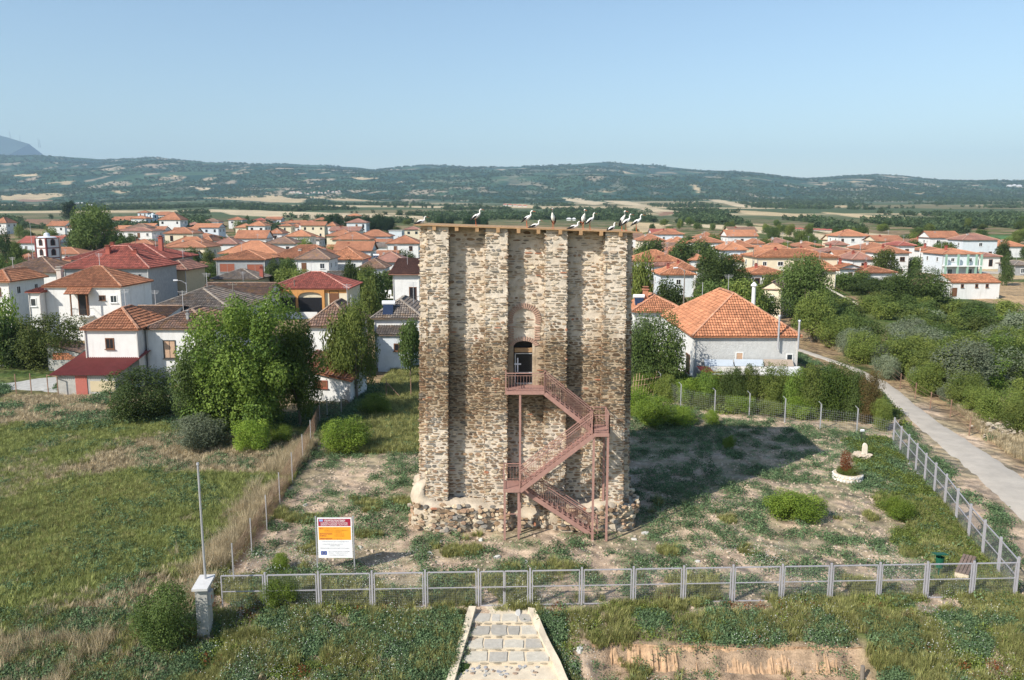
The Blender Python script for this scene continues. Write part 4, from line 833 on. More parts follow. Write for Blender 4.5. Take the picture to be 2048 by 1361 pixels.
for i in range(150):
    p=G(sr.normal(2003,19),sr.normal(862,8)); s=sr.uniform(.12,.38); V,Q=stone_geo((p.x,p.y,p.z+.1+abs(sr.normal(0,.18))),(1,0,0),(0,.7,.7),(0,-.7,.7),s,s*.7,.15,sr,0); rp.add(V,Q,np.array((.42,.36,.28))*sr.uniform(.8,1.1))
tag(rp.build('rubble_heap',MT['slab']),'heap of pale rubble stones beside the road verge','rubble',kind='stuff')
# ---------------------------------------------------------------- houses
TILE=None
def tiles_np(m,o,U_,V_,N_,poly,cu,cv):
    """poly in (u,v) of the roof plane; curved tiles overlapping up the slope"""
    poly=np.array(poly); u0,v0=poly.min(0); u1,v1=poly.max(0)
    ug=np.arange(u0+cu/2,u1,cu); vg=np.arange(v0+cv/2,v1,cv); A,B=np.meshgrid(ug,vg); A=A.ravel();B=B.ravel()
    k=inpoly(A,B,poly); A=A[k];B=B[k]; n0=len(A)
    if n0==0:return
    tu=np.array([-.5,-.30,0,.30,.5,-.5,-.30,0,.30,.5])*cu; tv=np.array([-.56]*5+[.5]*5)*cv; tn=np.array([.05,.095,.125,.095,.05,-.02,.02,.05,.02,-.02])*1.0
    sh=rng.normal(0,.006,(n0,1)); u=A[:,None]+tu[None]+rng.normal(0,.006,(n0,1)); v=B[:,None]+tv[None]+rng.normal(0,.01,(n0,1)); w=tn[None]+sh
    P=np.array(o)[None,None]+u[...,None]*np.array(U_)+v[...,None]*np.array(V_)+w[...,None]*np.array(N_)
    f=np.array([(0,1,6,5),(1,2,7,6),(2,3,8,7),(3,4,9,8)]); F=(np.arange(n0)[:,None,None]*10+f[None]).reshape(-1,4)
    t=np.repeat(rng.uniform(.72,1.22,n0),4)[:,None]*np.ones(3); uv=np.stack([np.repeat(A,4),np.repeat(B,4)],1)[:,None,:]*np.ones((1,4,1))
    m.add(P.reshape(-1,3),F,t,uv)
def roof(parent,w,d,h,rise,kind,rmat,oh=.55,tiled=False,th=.14,ridge_t=None,x0=0,y0=0,nm='roof'):
    """x from x0-w/2..x0+w/2, y from y0..y0+d, eave at h"""
    xa,xb=x0-w/2-oh,x0+w/2+oh; ya,yb=y0-oh,y0+d+oh; W_=xb-xa;D_=yb-ya; e=h; t=h+rise
    if kind=='gable': r0=(xa,(ya+yb)/2); r1=(xb,(ya+yb)/2)
    elif kind=='gabley': r0=((xa+xb)/2,ya); r1=((xa+xb)/2,yb)
    elif kind=='shed': r0=(xa,yb); r1=(xb,yb)
    elif kind=='pyr': r0=((xa+xb)/2,(ya+yb)/2); r1=r0
    elif W_>=D_: r0=(xa+D_/2,(ya+yb)/2); r1=(xb-D_/2,(ya+yb)/2)
    else: r0=((xa+xb)/2,ya+W_/2); r1=((xa+xb)/2,yb-W_/2)
    A=Vector((xa,ya,e));B=Vector((xb,ya,e));C_=Vector((xb,yb,e));D4=Vector((xa,yb,e)); R0=Vector((*r0,t));R1=Vector((*r1,t))
    ydir=kind=='gabley' or(kind=='hip' and W_<D_)
    if kind=='shed': faces=[[A,B,R1,R0]]
    elif kind=='pyr': faces=[[A,B,R0],[B,C_,R0],[C_,D4,R0],[D4,A,R0]]
    elif not ydir: faces=[[A,B,R1,R0],[C_,D4,R0,R1]]+([[B,C_,R1],[D4,A,R0]] if kind=='hip' else [])
    else: faces=[[B,C_,R1,R0],[D4,A,R0,R1]]+([[A,B,R0],[C_,D4,R1]] if kind=='hip' else [])
    m=M(); tm=M()
    for F in faces:
        U_=(F[1]-F[0]).normalized(); N_=U_.cross(F[2]-F[0]).normalized(); V_=N_.cross(U_)
        uv=[((p-F[0]).dot(U_),(p-F[0]).dot(V_)) for p in F]; m.add([tuple(p) for p in F],[tuple(range(len(F)))],(.42,.42,.42) if tiled else (1,1,1),uv=[uv])  # plane under tiles coloured darker, painting in the shade between tile rows
        if tiled: tiles_np(tm,F[0],U_,V_,N_,uv,.27 if tiled==1 else .34,.40 if tiled==1 else .5)
    # eave board and soffit
    q=[A,B,C_,D4]; lo=[p-Vector((0,0,th)) for p in q]; idx=[0,1,2,3]
    m.add([tuple(p) for p in q+lo],[(i,4+i,4+(i+1)%4,(i+1)%4) for i in range(4)],(.8,.75,.7)); m.add([tuple(p) for p in lo],[(0,3,2,1)],(.7,.68,.62))
    if kind in('gable','gabley'): 
        for tri in(([A,D4,R0],[B,C_,R1]) if kind=='gable' else ([A,B,R0],[C_,D4,R1])): 
            off=Vector((oh*.9*(1 if tri[0].x<x0 else -1),0,-.06)) if kind=='gable' else Vector((0,oh*.9*(1 if tri[0].y<y0+d/2 else -1),-.06))
            gw=M(); gw.add([tuple(p+off) for p in tri],[(0,1,2)]); g_=gw.build('gable',parent['_wm'] if False else WALLM[0],parent)
    if kind=='shed':
        m.add([tuple(p) for p in(R0,R1,C_,D4)],[(0,1,2,3)],(.7,.7,.7)); m.add([tuple(p) for p in(A,R0,D4)],[(0,1,2)],(.7,.7,.7)); m.add([tuple(p) for p in(B,C_,R1)],[(0,1,2)],(.7,.7,.7))
    ro=m.build(nm,rmat,parent)
    if tiled: tag(tm.build('roof_tiles',rmat,parent),kind='stuff')
    rg=M(); col=ridge_t or (.4,.28,.2); s_=.13
    segs=[] if kind=='shed' else ([(R0,R1)] if kind!='pyr' else [])
    if kind in('hip','pyr'): segs+=[(A,R0),(D4,R0 if (not ydir or kind=='pyr') else R1),(B,R1 if (not ydir or kind=='pyr') else R0),(C_,R1)]
    for a,b in segs:
        L=(b-a).length
        if L<.2: continue
        k=max(2,int(L/.45)) if tiled else 1
        for i in range(k): c=np.array(col)*(rng.uniform(.75,1.2) if k>1 else 1); rg.bar(a.lerp(b,i/k)+Vector((0,0,.05+(.02 if i%2 else 0))),a.lerp(b,(i+1)/k)+Vector((0,0,.05)),s_*1.6,s_,c)
    if segs: rg.build('ridge_cap',MT['ridge'],ro)
    return ro
WALLM=[None]; _wm={}
def window(parent,x,y,z,w=.9,h=1.1,side='f',fr='frame',pane='glass',sill=True,nm='window',full=True):
    m=M()
    if full:
        for a in(-w/2,w/2): m.bb(a-.05,a+.05,-.05,.03,-h/2-.05,h/2+.05)
        for a in(-h/2,h/2): m.bb(-w/2+.05,w/2-.05,-.05,.03,a-.05,a+.05)
        if w>.7 and nm=='window': m.bb(-.025,.025,-.03,.03,-h/2+.05,h/2-.05)
        if sill and nm=='window': m.bb(-w/2-.12,w/2+.12,-.16,-.051,-h/2-.10,-h/2-.03)
        o=m.build(nm,MT[fr],parent); p=M(); p.bb(-w/2+.05,w/2-.05,-.018,.02,-h/2+.05,h/2-.05); p.build('pane' if pane in('glass','dark') else 'shutter',MT[pane],o)
    else: m.bb(-w/2,w/2,-.06,.03,-h/2,h/2); o=m.build(nm,MT[pane],parent)
    o.location=(x,y,z); o.rotation_euler=(0,0,{'f':0,'r':PI/2,'l':-PI/2}[side]); return o
def chimney(par,x,y,z0,z1,col,w=.5):
    m=M(); m.bb(x-w/2,x+w/2,y-w/2,y+w/2,z0,z1,col); m.bb(x-w*.7,x+w*.7,y-w*.7,y+w*.7,z1,z1+.12,np.array(col)*.9); m.bb(x-w*.35,x+w*.35,y-w*.35,y+w*.35,z1+.12,z1+.35,np.array(col)*.5); m.bb(x-w*.6,x+w*.6,y-w*.6,y+w*.6,z1+.35,z1+.42,np.array(col)*.8); m.build('chimney',MT['any'],par)
def eaveY(xc,ye,h):
    Ys=np.geomspace(30,3000,900); d=ray(xc,ye); t=Ys/d[1]; f=CZ+d[2]*t-gz(d[0]*t,Ys)-h; i=int(np.argmax(f<0)) if (f<0).any() else 899
    return Ys[i]
HOUSES={}
CH=(.36,.10,.07);CW=(.6,.58,.55)
def H(name,xl,xr,ye,ya,h,d,lb,wall='white',rf='orange',yaw=0,kind='hip',oh=.55,tiled=None,wins=None,ch=(),cat='house',Y=None,balc=None,rise=None,base=None,grp=None,seed=0):
    xc=(xl+xr)/2; Y=Y or eaveY(xc,ye,h); P=at(xc,ye,Y); zg=P.z-h
    s=zc(P)/FPX; w=(xr-xl)*s-2*oh; ya_=math.radians(yaw)
    if yaw: w=max(3,(w-abs(math.sin(ya_))*d*.9)/abs(math.cos(ya_)))
    hx=P.x
    t=empty(name,(hx,Y,zg),lb,cat,grp,ya_); r=np.random.default_rng(int(xl*7+ye))
    if kind=='flat': rise=0
    elif rise is None:
        Ya=Y+(d/2 if kind!='shed' else d); rise=at(xc,ya,Ya).z-P.z; rise=min(max(rise,.9),min(w,d)*.42+.3)
    m=M(); m.bb(-w/2,w/2,0,d,-3,h); WALLM[0]=MT[wall]; m.build('wall',MT[wall],t)
    tl=(1 if Y<125 else (2 if Y<190 else 0)) if tiled is None else tiled
    if kind=='flat':
        m=M(); m.bb(-w/2-.25,w/2+.25,-.25,d+.25,h,h+.22); m.build('roof',MT['concrete'],t)
    else: roof(t,w,d,h,rise,kind,ROOF[rf],oh,tl,ridge_t=RIDGE[rf])
    full=Y<330; n_=max(1,int(w/3.4)); st=max(1,round(h/3.1))
    if wins is None:
        for s_ in range(st):
            for i in range(n_):
                x=-w/2+w*(i+.5)/n_+r.uniform(-.3,.3); z=h-1.55-3*s_
                if z<.9 or r.random()<.18: continue
                if r.random()<.2: window(t,x,0,z-.3,1.0,1.9,'f','wood','wood' if r.random()<.5 else 'dark',nm='door',full=full)
                else: window(t,x,0,z,r.uniform(.8,1.2),r.uniform(.9,1.3),'f','frame' if wall!='white' else 'wood' if r.random()<.5 else 'frame','dark' if r.random()<.6 else 'glass',full=full)
        sd='r' if hx<0 else 'l'
        for i in range(max(1,int(d/4.5))):
            window(t,(w/2 if sd=='r' else -w/2),d*(i+.5)/max(1,int(d/4.5)),h-1.5,.9,1.1,sd,'frame','dark',full=full)
    else:
        for a in wins: # (u,zfromtop,w,h,pane[,frame,name])
            window(t,-w/2+w*a[0],0,h-a[1],a[2],a[3],'f',a[5] if len(a)>5 else 'frame',a[4],nm=a[6] if len(a)>6 else 'window')
    for c in ch: # (u, v, height above eave, col, w)
        chimney(t,-w/2+w*c[0],d*c[1],h-.2,h+c[2],c[3],c[4] if len(c)>4 else .5)
    if balc:
        for (u0,u1,zt) in balc:
            m=M(); xa,xb=-w/2+w*u0,-w/2+w*u1; m.bb(xa,xb,-1.2,-.002,h-zt-.15,h-zt,(.75,.74,.7)); b_=m.build('balcony',MT['any'],t)
            rl=M(); rl.bar((xa,-1.17,h-zt+.95),(xb,-1.17,h-zt+.95),.05)
            for i in range(int((xb-xa)/.18)+1): rl.bb(xa+i*.18-.012,xa+i*.18+.012,-1.185,-1.16,h-zt,h-zt+.95)
            for xx in(xa,xb): rl.bar((xx,-1.17,h-zt+.95),(xx,0,h-zt+.95),.04)
            rl.build('railing',MT['darkm'],b_)
    if Y<300 and kind!='flat' and r.random()<.6:
        m=M(); ax_,ay_=w*r.uniform(-.3,.3),d*.5; z0_=h+rise*.6; m.bb(ax_-.025,ax_+.025,ay_-.025,ay_+.025,z0_,z0_+rise*.4+1.8)
        for q_ in(0,.25,.5): m.bar((ax_-.5+q_*.3,ay_,z0_+rise*.4+1.7-q_*.6),(ax_+.5-q_*.3,ay_,z0_+rise*.4+1.7-q_*.6),.03)
        m.build('aerial',MT['metalw'],t)
    if Y<260:
        for sx_ in(-1,1): m=M(); m.bb(sx_*w/2-.05,sx_*w/2+.05,-.11,-.012,.1,h-.15,(.5,.48,.45)); m.build('downpipe',MT['any'],t)
    t['_w']=w; HOUSES[(xl,ye)]=(t,w,d,h,rise,Y); del t['_w']
    return t,w,h,Y,s
# --- left of the tower, near
a=H('white_house',85,245,573,533,7.3,9,'white two storey house with orange tiled roof and a small balcony under a tiled awning',rf='orange',wins=[(.495,2.35,1.3,3.0,'dark','wood','door'),(.75,1.55,.75,.6,'dark','wood'),(.90,1.7,.85,.95,'glass')],oh=.3,balc=[(.38,.62,3.85)],kind='hip',ch=[(.06,.3,2.0,(.55,.5,.45),.6)])
t,w,h,Y,s=a
m=M(); aw=M()
tiles_np(aw,Vector((-w/2+w*.31,-1.35,h-.95)),(1,0,0),(0,.82,.57),(0,-.57,.82),[(0,0),(w*.33,0),(w*.33,1.6),(0,1.6)],.30,.5); m.add([(-w/2+w*.31,-1.35,h-.97),(-w/2+w*.64,-1.35,h-.97),(-w/2+w*.64,0,h-.05),(-w/2+w*.31,0,h-.05)],[(0,1,2,3)]); o=m.build('awning',MT['wood'],t); tag(aw.build('roof_tiles',ROOF['orange'],o),kind='stuff')
for u in(.39,.60): m=M(); m.bb(-w/2+w*u-.07,-w/2+w*u+.07,-1.2,-1.06,h-3.85,h-1); m.build('awning_post',MT['wood'],t)
H('white_house',52,84,584,550,6.7,10,'narrow white wing with a red tiled roof at the left end of the balcony house',rf='red',wins=[(.35,1.4,.7,1.0,'glass')],kind='shed',oh=.35,Y=104,balc=None)
H('brown_roofed_house',-12,118,545,514,6.5,11,'house with a wide dull brown hip roof left of the little bell tower',rf='brown',tiled=2,Y=139,wins=[(.2,1.5,.9,1.1,'dark'),(.5,1.5,.9,1.1,'dark')])
H('orange_roofed_house',-40,24,563,538,6.2,9,'house with a bright orange roof cut by the left edge of the photo',rf='bright',Y=118)
g=H('unfinished_house',122,302,536,492,8.2,11,'grey unfinished concrete house under a wide red hip roof with tall red chimneys','grey','red',wins=[(.62,1.5,1.5,1.2,'dark','grey'),(.9,1.6,.5,1.2,'dark','grey'),(.4,4.8,1.2,1.4,'dark','grey')],ch=[(.42,.30,3.1,CH,.65),(.75,.3,2.5,CH,.65)],tiled=2,balc=[(.62,1.0,3.6)])
H('red_roofed_house',133,338,518,488,8.6,13,'second red hip roofed house directly behind the unfinished concrete house','grey','red',ch=[(.30,.4,2.4,CH,.6),(.84,.4,3.6,CH,.7)],tiled=2,oh=.9)
H('beige_house',318,377,540,520,6.8,9,'small beige house with a weathered gable roof right of the unfinished house','beige','dusky',wins=[(.5,4.6,2.2,1.7,'dark','wood')],tiled=2)
# bell tower
def belltower(px0,px1,ytop,ybase_h,Y,lb,trim,levels):
    levels+=1
    Pc=at((px0+px1)/2,ytop,Y); w=(px1-px0)*zc(Pc)/FPX; zg=g1(Pc.x,Y); Ht=Pc.z-zg
    t=empty('bell_tower',(Pc.x,Y,zg),lb,'bell tower',None,R(-22)); w*=.74
    m=M(); m.bb(-w/2,w/2,-w/2,w/2,-2,Ht); m.build('wall',MT['white'],t)
    m=M()
    for L_ in range(levels+1): z=Ht-L_*w*.66; m.bb(-w/2-.06,w/2+.06,-w/2-.06,w/2+.06,z-.14,z+.06,trim)
    for a in(-1,1):
        for b in(-1,1): m.bb(a*w/2-.16,a*w/2+.16,b*w/2-.16,b*w/2+.16,Ht-levels*w*.66,Ht-.15,trim)
    m.build('trim',MT['any'],t)
    for L_ in range(levels):
        z=Ht-(L_+.52)*w*.66
        for rz in(0,PI/2,-PI/2):
            m=M(); k=8; ww,hh=w*.14,w*.15; pts=[(-ww,-hh),(ww,-hh)]+[(ww*math.cos(PI*i/k),hh*.6+ww*1.1*math.sin(PI*i/k)) for i in range(k+1)]
            m.add([(x,0,z_) for x,z_ in pts]+[(0,0,0)],[(i,(i+1)%len(pts),len(pts)) for i in range(len(pts))]); o=m.build('arched_opening',MT['dark'],t); o.location=(math.sin(rz)*(w/2+.02),-math.cos(rz)*(w/2+.02),z); o.rotation_euler=(0,0,rz)
            m=M(); kk=[(x*1.3,z_*1.15) for x,z_ in pts]; nn_=len(pts); m.add([(x,-.0,z_) for x,z_ in pts]+[(x,0,z_) for x,z_ in kk],[(i,(i+1)%nn_,nn_+(i+1)%nn_,nn_+i) for i in range(nn_)],trim); f=m.build('arch_trim',MT['any'],o); f.location=(0,-.03,0)
    m=M(); m.lathe([(w*.62,Ht+.05),(w*.5,Ht+.25),(w*.2,Ht+.32),(w*.19,Ht+.8),(w*.12,Ht+1.0),(0.02,Ht+1.1)],10); m.build('dome',MT['pale'],t,True)
    m=M(); m.bb(-.03,.03,-.03,.03,Ht+1.4,Ht+2.4); m.bb(-.25,.25,-.03,.03,Ht+1.95,Ht+2.02); m.build('cross',MT['darkm'],t)
belltower(74,114,476,0,168,'small white bell tower with maroon edges rising above the brown roof on the left',(.17,.05,.05),3)
H('orange_roofed_house',60,162,508,495,4.6,9,'long low orange roofed house just behind the small bell tower',rf='orange')
t,w,h,Y,s=H('church',219,300,441,434,11.5,14,'long white church with stepped orange roofs and a bell tower at its right end',rf='orange',kind='gable',cat='church',wins=[(.1+.1*i,1.4,.8,1.3,'dark','wood') for i in range(9)],Y=520)
WALLM[0]=MT['white']; m=M(); m.bb(-w/2,w/2,-6,-.005,-3,h-3.6); m.build('aisle_wall',MT['white'],t); roof(t,w,6,h-3.6,2,'shed',ROOF['orange'],.3,False,ridge_t=RIDGE['orange'],y0=-6,nm='aisle_roof')
belltower(297,314,430,0,517,'tall white church bell tower with pale blue edges beside the long church roof',(.25,.42,.55),2)
H('white_house',229,306,462,455,6.4,11,'long white two storey house directly in front of the church',rf='dusky')
H('white_house',131,164,455,445,7,9,'small white two storey house left of the tall round tree',rf='dusky')
H('white_house',316,362,440,425,7.5,10,'orange roofed house on the right of the church bell tower',rf='orange')
H('white_house',326,388,467,455,7,9,'pale house with a pyramid orange roof below and right of the church',wall='cream',rf='orange')
H('orange_roofed_house',322,420,494,474,5.5,10,'wide orange hip roofed house with two small chimneys right of the red roofs',wall='cream',rf='orange',ch=[(.35,.4,1.8,CH),(.7,.4,1.8,CH)])
# near cluster
t,w,h,Y,s=H('white_farmhouse',163,280,658,614,6.2,7,'whitewashed farmhouse wing with orange tiled hip roof above a red lean-to',rf='orange',wins=[(.46,1.45,.75,1.0,'dark','wood')],oh=.32,Y=76,kind='hip')
# red lean-to shed
Ys=74.2; A_=at(112,748,Ys-2.6); B_=at(240,748,Ys-2.6)
P0=G(118,790); sh=empty('lean_to_shed',(P0.x,P0.y,P0.z),'low shed with a red corrugated roof and a faded red door against the farmhouse','shed')
x0=0;x1=(G(232,790).x-P0.x); dep=5.0; hf=(at(118,748,P0.y).z-P0.z); hb=hf+1.5
m=M(); m.add([(0,0,-1),(x1,0,-1),(x1,dep,-1),(0,dep,-1),(0,0,hf),(x1,0,hf),(x1,dep,hb),(0,dep,hb)],[(0,1,5,4),(1,2,6,5),(2,3,7,6),(3,0,4,7)]); m.build('wall',MT['concrete'],sh)
m=M(); k=64; v=[]
for i in range(k+1):
    x=-.5+(x1+1.0)*i/k+ .0; zz=.05*math.cos(i*PI); v+=[(x-.1,-.35,hf-.08+zz),(x+1.0,dep+.1,hb+.03+zz)]
m.add(v,[(2*i,2*i+2,2*i+3,2*i+1) for i in range(k)]); m.build('roof',MT['red'],sh)
m=M(); m.bb(x1*.31,x1*.51,-.06,-.01,-.1,hf-.2,(.42,.13,.10)); m.build('door',MT['any'],sh)
m=M(); m.bb(x1*.56,x1*.99,-.03,-.004,.3,hf-.7,(.55,.46,.30)); m.build('plaster_patch',MT['any'],sh)
H('white_farmhouse',288,430,657,616,5.4,9,'whitewashed farmhouse with an old mossy roof and one pale shuttered window, behind the walnut tree',rf='brown',wins=[(.33,2.1,1.15,1.75,'shutter','darkm'),(.82,2.1,1.1,1.7,'shutter','darkm')],oh=.25,Y=77.5,tiled=1,ch=[(.55,.15,1.2,(.3,.3,.3),.25)])
t,_,_,_,_=HOUSES[(288,657)][0],0,0,0,0; w=HOUSES[(288,657)][1]
m=M(); m.bb(-w/2-.03,w/2+.03,-.08,.0,-2,1.35); m.build('stone_base',MT['grey'],t)
H('grey_roofed_house',282,470,622,575,5.6,13,'big weathered grey hip roof behind the whitewashed farmhouse',wall='white',rf='grey',Y=92,tiled=1,wins=[])
H('grey_roofed_house',235,330,640,612,5.6,10,'grey and brown striped roof joined behind the farmhouse wing',wall='white',rf='brown',Y=86,tiled=1,wins=[],kind='gable')
H('white_house',398,541,588,566,4.5,7,'long white house with an old brown gable roof left of the arched porch',rf='brown',kind='gable',wins=[(.15,1.5,.8,1,'dark'),(.8,1.5,.8,1,'dark')])
# porch house
t,w,h,Y,s=H('arched_porch_house',533,700,577,544,4.6,11,'single storey house with red hip roof and ochre arched porch',wall='cream',rf='red',wins=[(.83,1.9,1.5,2.9,'wood','wood','door')],oh=.5)
for x0u,x1u in((.03,.34),(.37,.68)):
    m=M(); xa,xb=-w/2+w*x0u,-w/2+w*x1u; m.bb(xa,xb,-.32,-.3,.3,h-1.5); m.build('porch_opening',MT['dark'],t)
    m=M(); archplate(m,(xa+xb)/2,(xb-xa)/2,h-1.35,.75,h-.15,-.4,-.2); m.build('porch_arch',MT['ochre'],t)
for u in(.015,.355,.695): m=M(); m.bb(-w/2+w*u-.2,-w/2+w*u+.2,-.42,.0,0,h-.16); m.build('porch_pillar',MT['ochre'],t)
m=M(); m.bb(-w/2+w*.7,w/2-.0,-.03,-.004,h-.8,h-.2); m.build('ochre_band',MT['ochre'],t)
m=M(); m.bb(-w/2+.5,-w/2+w*.66,-3.,-2.8,-.5,1.); m.build('parapet',MT['white'],t)
H('grey_roofed_house',422,520,558,538,3.9,8,'low cream house with a small grey tiled roof and a red chimney',wall='cream',rf='grey',ch=[(1.02,.3,1.9,CH,.7)])
H('grey_roofed_house',646,700,560,543,3.6,8,'small low roof of grey tiles right of the porch house ridge',wall='white',rf='grey',kind='gable')
t,w,h,Y,s=H('white_house',778,846,548,517,6.8,9,'tall white house with balconies half hidden by the left side of the stone tower',rf='dusky',Y=118,kind='shed',balc=[(.35,1.0,4.2)],wins=[(.75,3.0,1,2,'dark','wood','door'),(.3,2,.01,.01,'dark')][:1],oh=.6,tiled=1)
m=M(); m.bb(-w/2-2.6,-w/2-.005,.3,1.6,h-3.7,h-3.5,(.75,.72,.66)); o=m.build('balcony',MT['any'],t)
for i in range(3): 
    m=M(); x=-w/2-2.1+i*.7; m.bb(x-.22,x+.22,.6,1.0,h-3.1,h-3.05,(.8,.8,.78)); m.bb(x-.22,x+.22,.98,1.02,h-3.05,h-2.5,(.8,.8,.78))
    for a in(-.2,.2):
        for b in(.63,.97): m.bb(x+a-.025,x+a+.025,b-.02,b+.02,h-3.5,h-3.1,(.8,.8,.78))
    c=m.mesh('balcony_chair',MT['any']); cc=new('balcony_chair',c); cc.location=t.location; tag(cc,'white plastic chair on the small left balcony of the tall white house','chair','white plastic chairs on the balcony')
t,w,h,Y,s=H('grey_tiled_house',742,848,636,596,4.9,9,'white house with grey tiled hip roof and solar heater, left of the tower',rf='grey',Y=86,wins=[],tiled=1,oh=.4)
m=M(); m.bb(-w/2+.6,w/2-1.0,-2.2,-.005,-2,h-1.5); m.build('annex_wall',MT['pale'],t); roof(t,w-1.6,2.2,h-1.5,.7,'shed',ROOF['grey'],.25,1,ridge_t=RIDGE['grey'],x0=-.2,y0=-2.2,nm='annex_roof'); window(t,w*.08,-2.2,h-2.9,1.,.75,'f','wood','dark'); window(t,w*.36,0,h-2.5,.9,2.0,'f','wood','wood',nm='door')
H('white_house',608,712,652,602,4.7,8,'white house with an old hip roof patched in bright orange, behind the feathery tree',rf='brown',Y=80,wins=[(.55,2.2,.6,.9,'dark','wood')],tiled=1,oh=.35,kind='hip')
# tile shed near the walnut tree
P0=G(606,806); P1=G(706,806); t=empty('tiled_shed',(P0.x,P0.y,P0.z),'small white shed with a slanting orange tiled roof, right of the walnut tree','shed',None,math.atan2(P1.y-P0.y-.6,P1.x-P0.x)); w=(P1-P0).length
h=3.15
m=M(); m.add([(0,0,-1),(w,0,-1),(w,4.4,-1),(0,4.4,-1),(0,0,h),(w,0,h-.9),(w,4.4,h+.1),(0,4.4,h+.9)],[(0,1,5,4),(1,2,6,5),(2,3,7,6),(3,0,4,7)]); m.build('wall',MT['white'],t)
o_=Vector((-.25,-.3,h+.02)); U_=Vector((w,0,-.9)).normalized(); V_=(Vector((0,4.4,.95))).normalized(); N_=U_.cross(V_).normalized(); tm=M(); tiles_np(tm,o_,U_,V_,N_,[(0,0),(w+.6,0),(w+.6,4.6),(0,4.6)],.30,.42)
m=M(); q_=[o_,o_+U_*(w+.6),o_+U_*(w+.6)+V_*4.6,o_+V_*4.6]; m.add([tuple(p-N_*.02) for p in q_]+[tuple(p-N_*.12) for p in q_],[(0,1,2,3),(7,6,5,4),(0,4,5,1),(1,5,6,2),(2,6,7,3),(3,7,4,0)]); m.build('roof',ROOF['orange'],t); tag(tm.build('roof_tiles',ROOF['orange'],t),kind='stuff')
for i in range(8): m=M(); a=o_+U_*(.4+i*(w)/8); m.bar(a+N_*.1,a+V_*4.5+N_*.1,.10,.06,(.22,.12,.09)); m.build('roof_rib',MT['any'],t)
window(t,w*.40,0,1.75,1.05,.62,'f','brickw','wood')
# walls in the yard, left
P0=G(-20,735);P1=G(62,728); t=empty('block_wall',P0,'white painted block wall at the left edge with grey joints','wall',None,math.atan2(P1.y-P0.y,P1.x-P0.x)); L=(P1-P0).length
m=M(); m.bb(0,L,.03,.22,-.5,1.62,(.5,.5,.48)); m.build('core',MT['any'],t)
bm=M(); bm.bb(-.19,.19,0,.06,-.09,.09,(.72,.71,.68)); bmm=bm.mesh('block',MT['any'])
for r_ in range(8):
    for i in range(int(L/.4)): o=new('block',bmm,t); o.location=(.2+i*.4+(.2 if r_%2 else 0),0,.1+r_*.2)
P0=G(98,742);P1=G(168,738); t=empty('ruined_shed',P0,'ruin of pale stone and orange brick under a tin sheet, left of the farmhouse','ruin'); L=(P1-P0).length
m=M(); m.add([(0,0,-.5),(L,0,-.5),(L,0,1.9),(L*.55,0,2.3),(0,0,2.9),(0,.3,-.5),(L,.3,-.5),(L,.3,1.9),(L*.55,.3,2.3),(0,.3,2.9)],[(0,1,2,3),(0,3,4,4)[:4] if False else (0,3,4,0)][:1]); m.add([(0,0,-.5),(L*.55,0,2.3),(0,0,2.9)],[(0,1,2)]); m.add([(0,0,2.9),(L*.55,0,2.3),(L*.55,.3,2.3),(0,.3,2.9)],[(0,1,2,3)]); m.add([(L*.55,0,2.3),(L,0,1.9),(L,.3,1.9),(L*.55,.3,2.3)],[(0,1,2,3)]); m.build('wall',MT['concrete'],t)
bm=M(); bm.bb(-.16,.16,-.06,0,-.08,.08,(.50,.20,.10)); bmm=bm.mesh('brick',MT['any'])
for r_ in range(4):
    for i in range(8-r_): o=new('brick',bmm,t); o.location=(L*.2+i*.36+.1*(r_%2),0,1.3+r_*.19)
m=M(); m.add([(-.3,-.2,3.05),(L+.3,-.2,2.0),(L+.3,3,2.2),(-.3,3,3.2)],[(0,1,2,3)]); m.build('tin_sheet',MT['rusty'],t)
# --- right of the tower
t,w,h,Y,s=H('big_orange_roofed_house',1383,1603,672,589,4.85,16,'large grey rendered house with a broad orange tiled hip roof, right of the tower',wall='lgrey',rf='bright',oh=.35,Y=78,tiled=1,wins=[(.44,2.15,.7,.95,'shutter'),(.93,2.35,.6,1.0,'glass')],rise=3.7)
m=M(); m.bb(-w/2-.03,-w/2-.001,0,16,-2,h-.02); m.build('side_plaster',MT['white'],t); window(t,-w/2-.03,2.5,h-3.2,1.6,1.8,'l','wood','dark')
for u,z1 in((.80,2.0),(.995,1.5)): m=M(); x=-w/2+w*u; m.tube([(x,-.35,h-1.3),(x,-.35,h+z1)],[.1,.1],8); m.tube([(x,-.35,h+z1),(x,-.35,h+z1+.12)],[.17,.12],8); m.build('flue_pipe',MT['metalw'],t)
m=M(); m.tube([(w*.23,6,h+1.5),(w*.23,6,h+4.4)],[.22,.2],10); m.lathe([(.34,h+4.4),(.34,h+4.5),(.05,h+4.85)],10,(w*.23,6,0)); m.build('flue_pipe',MT['frame'],t)
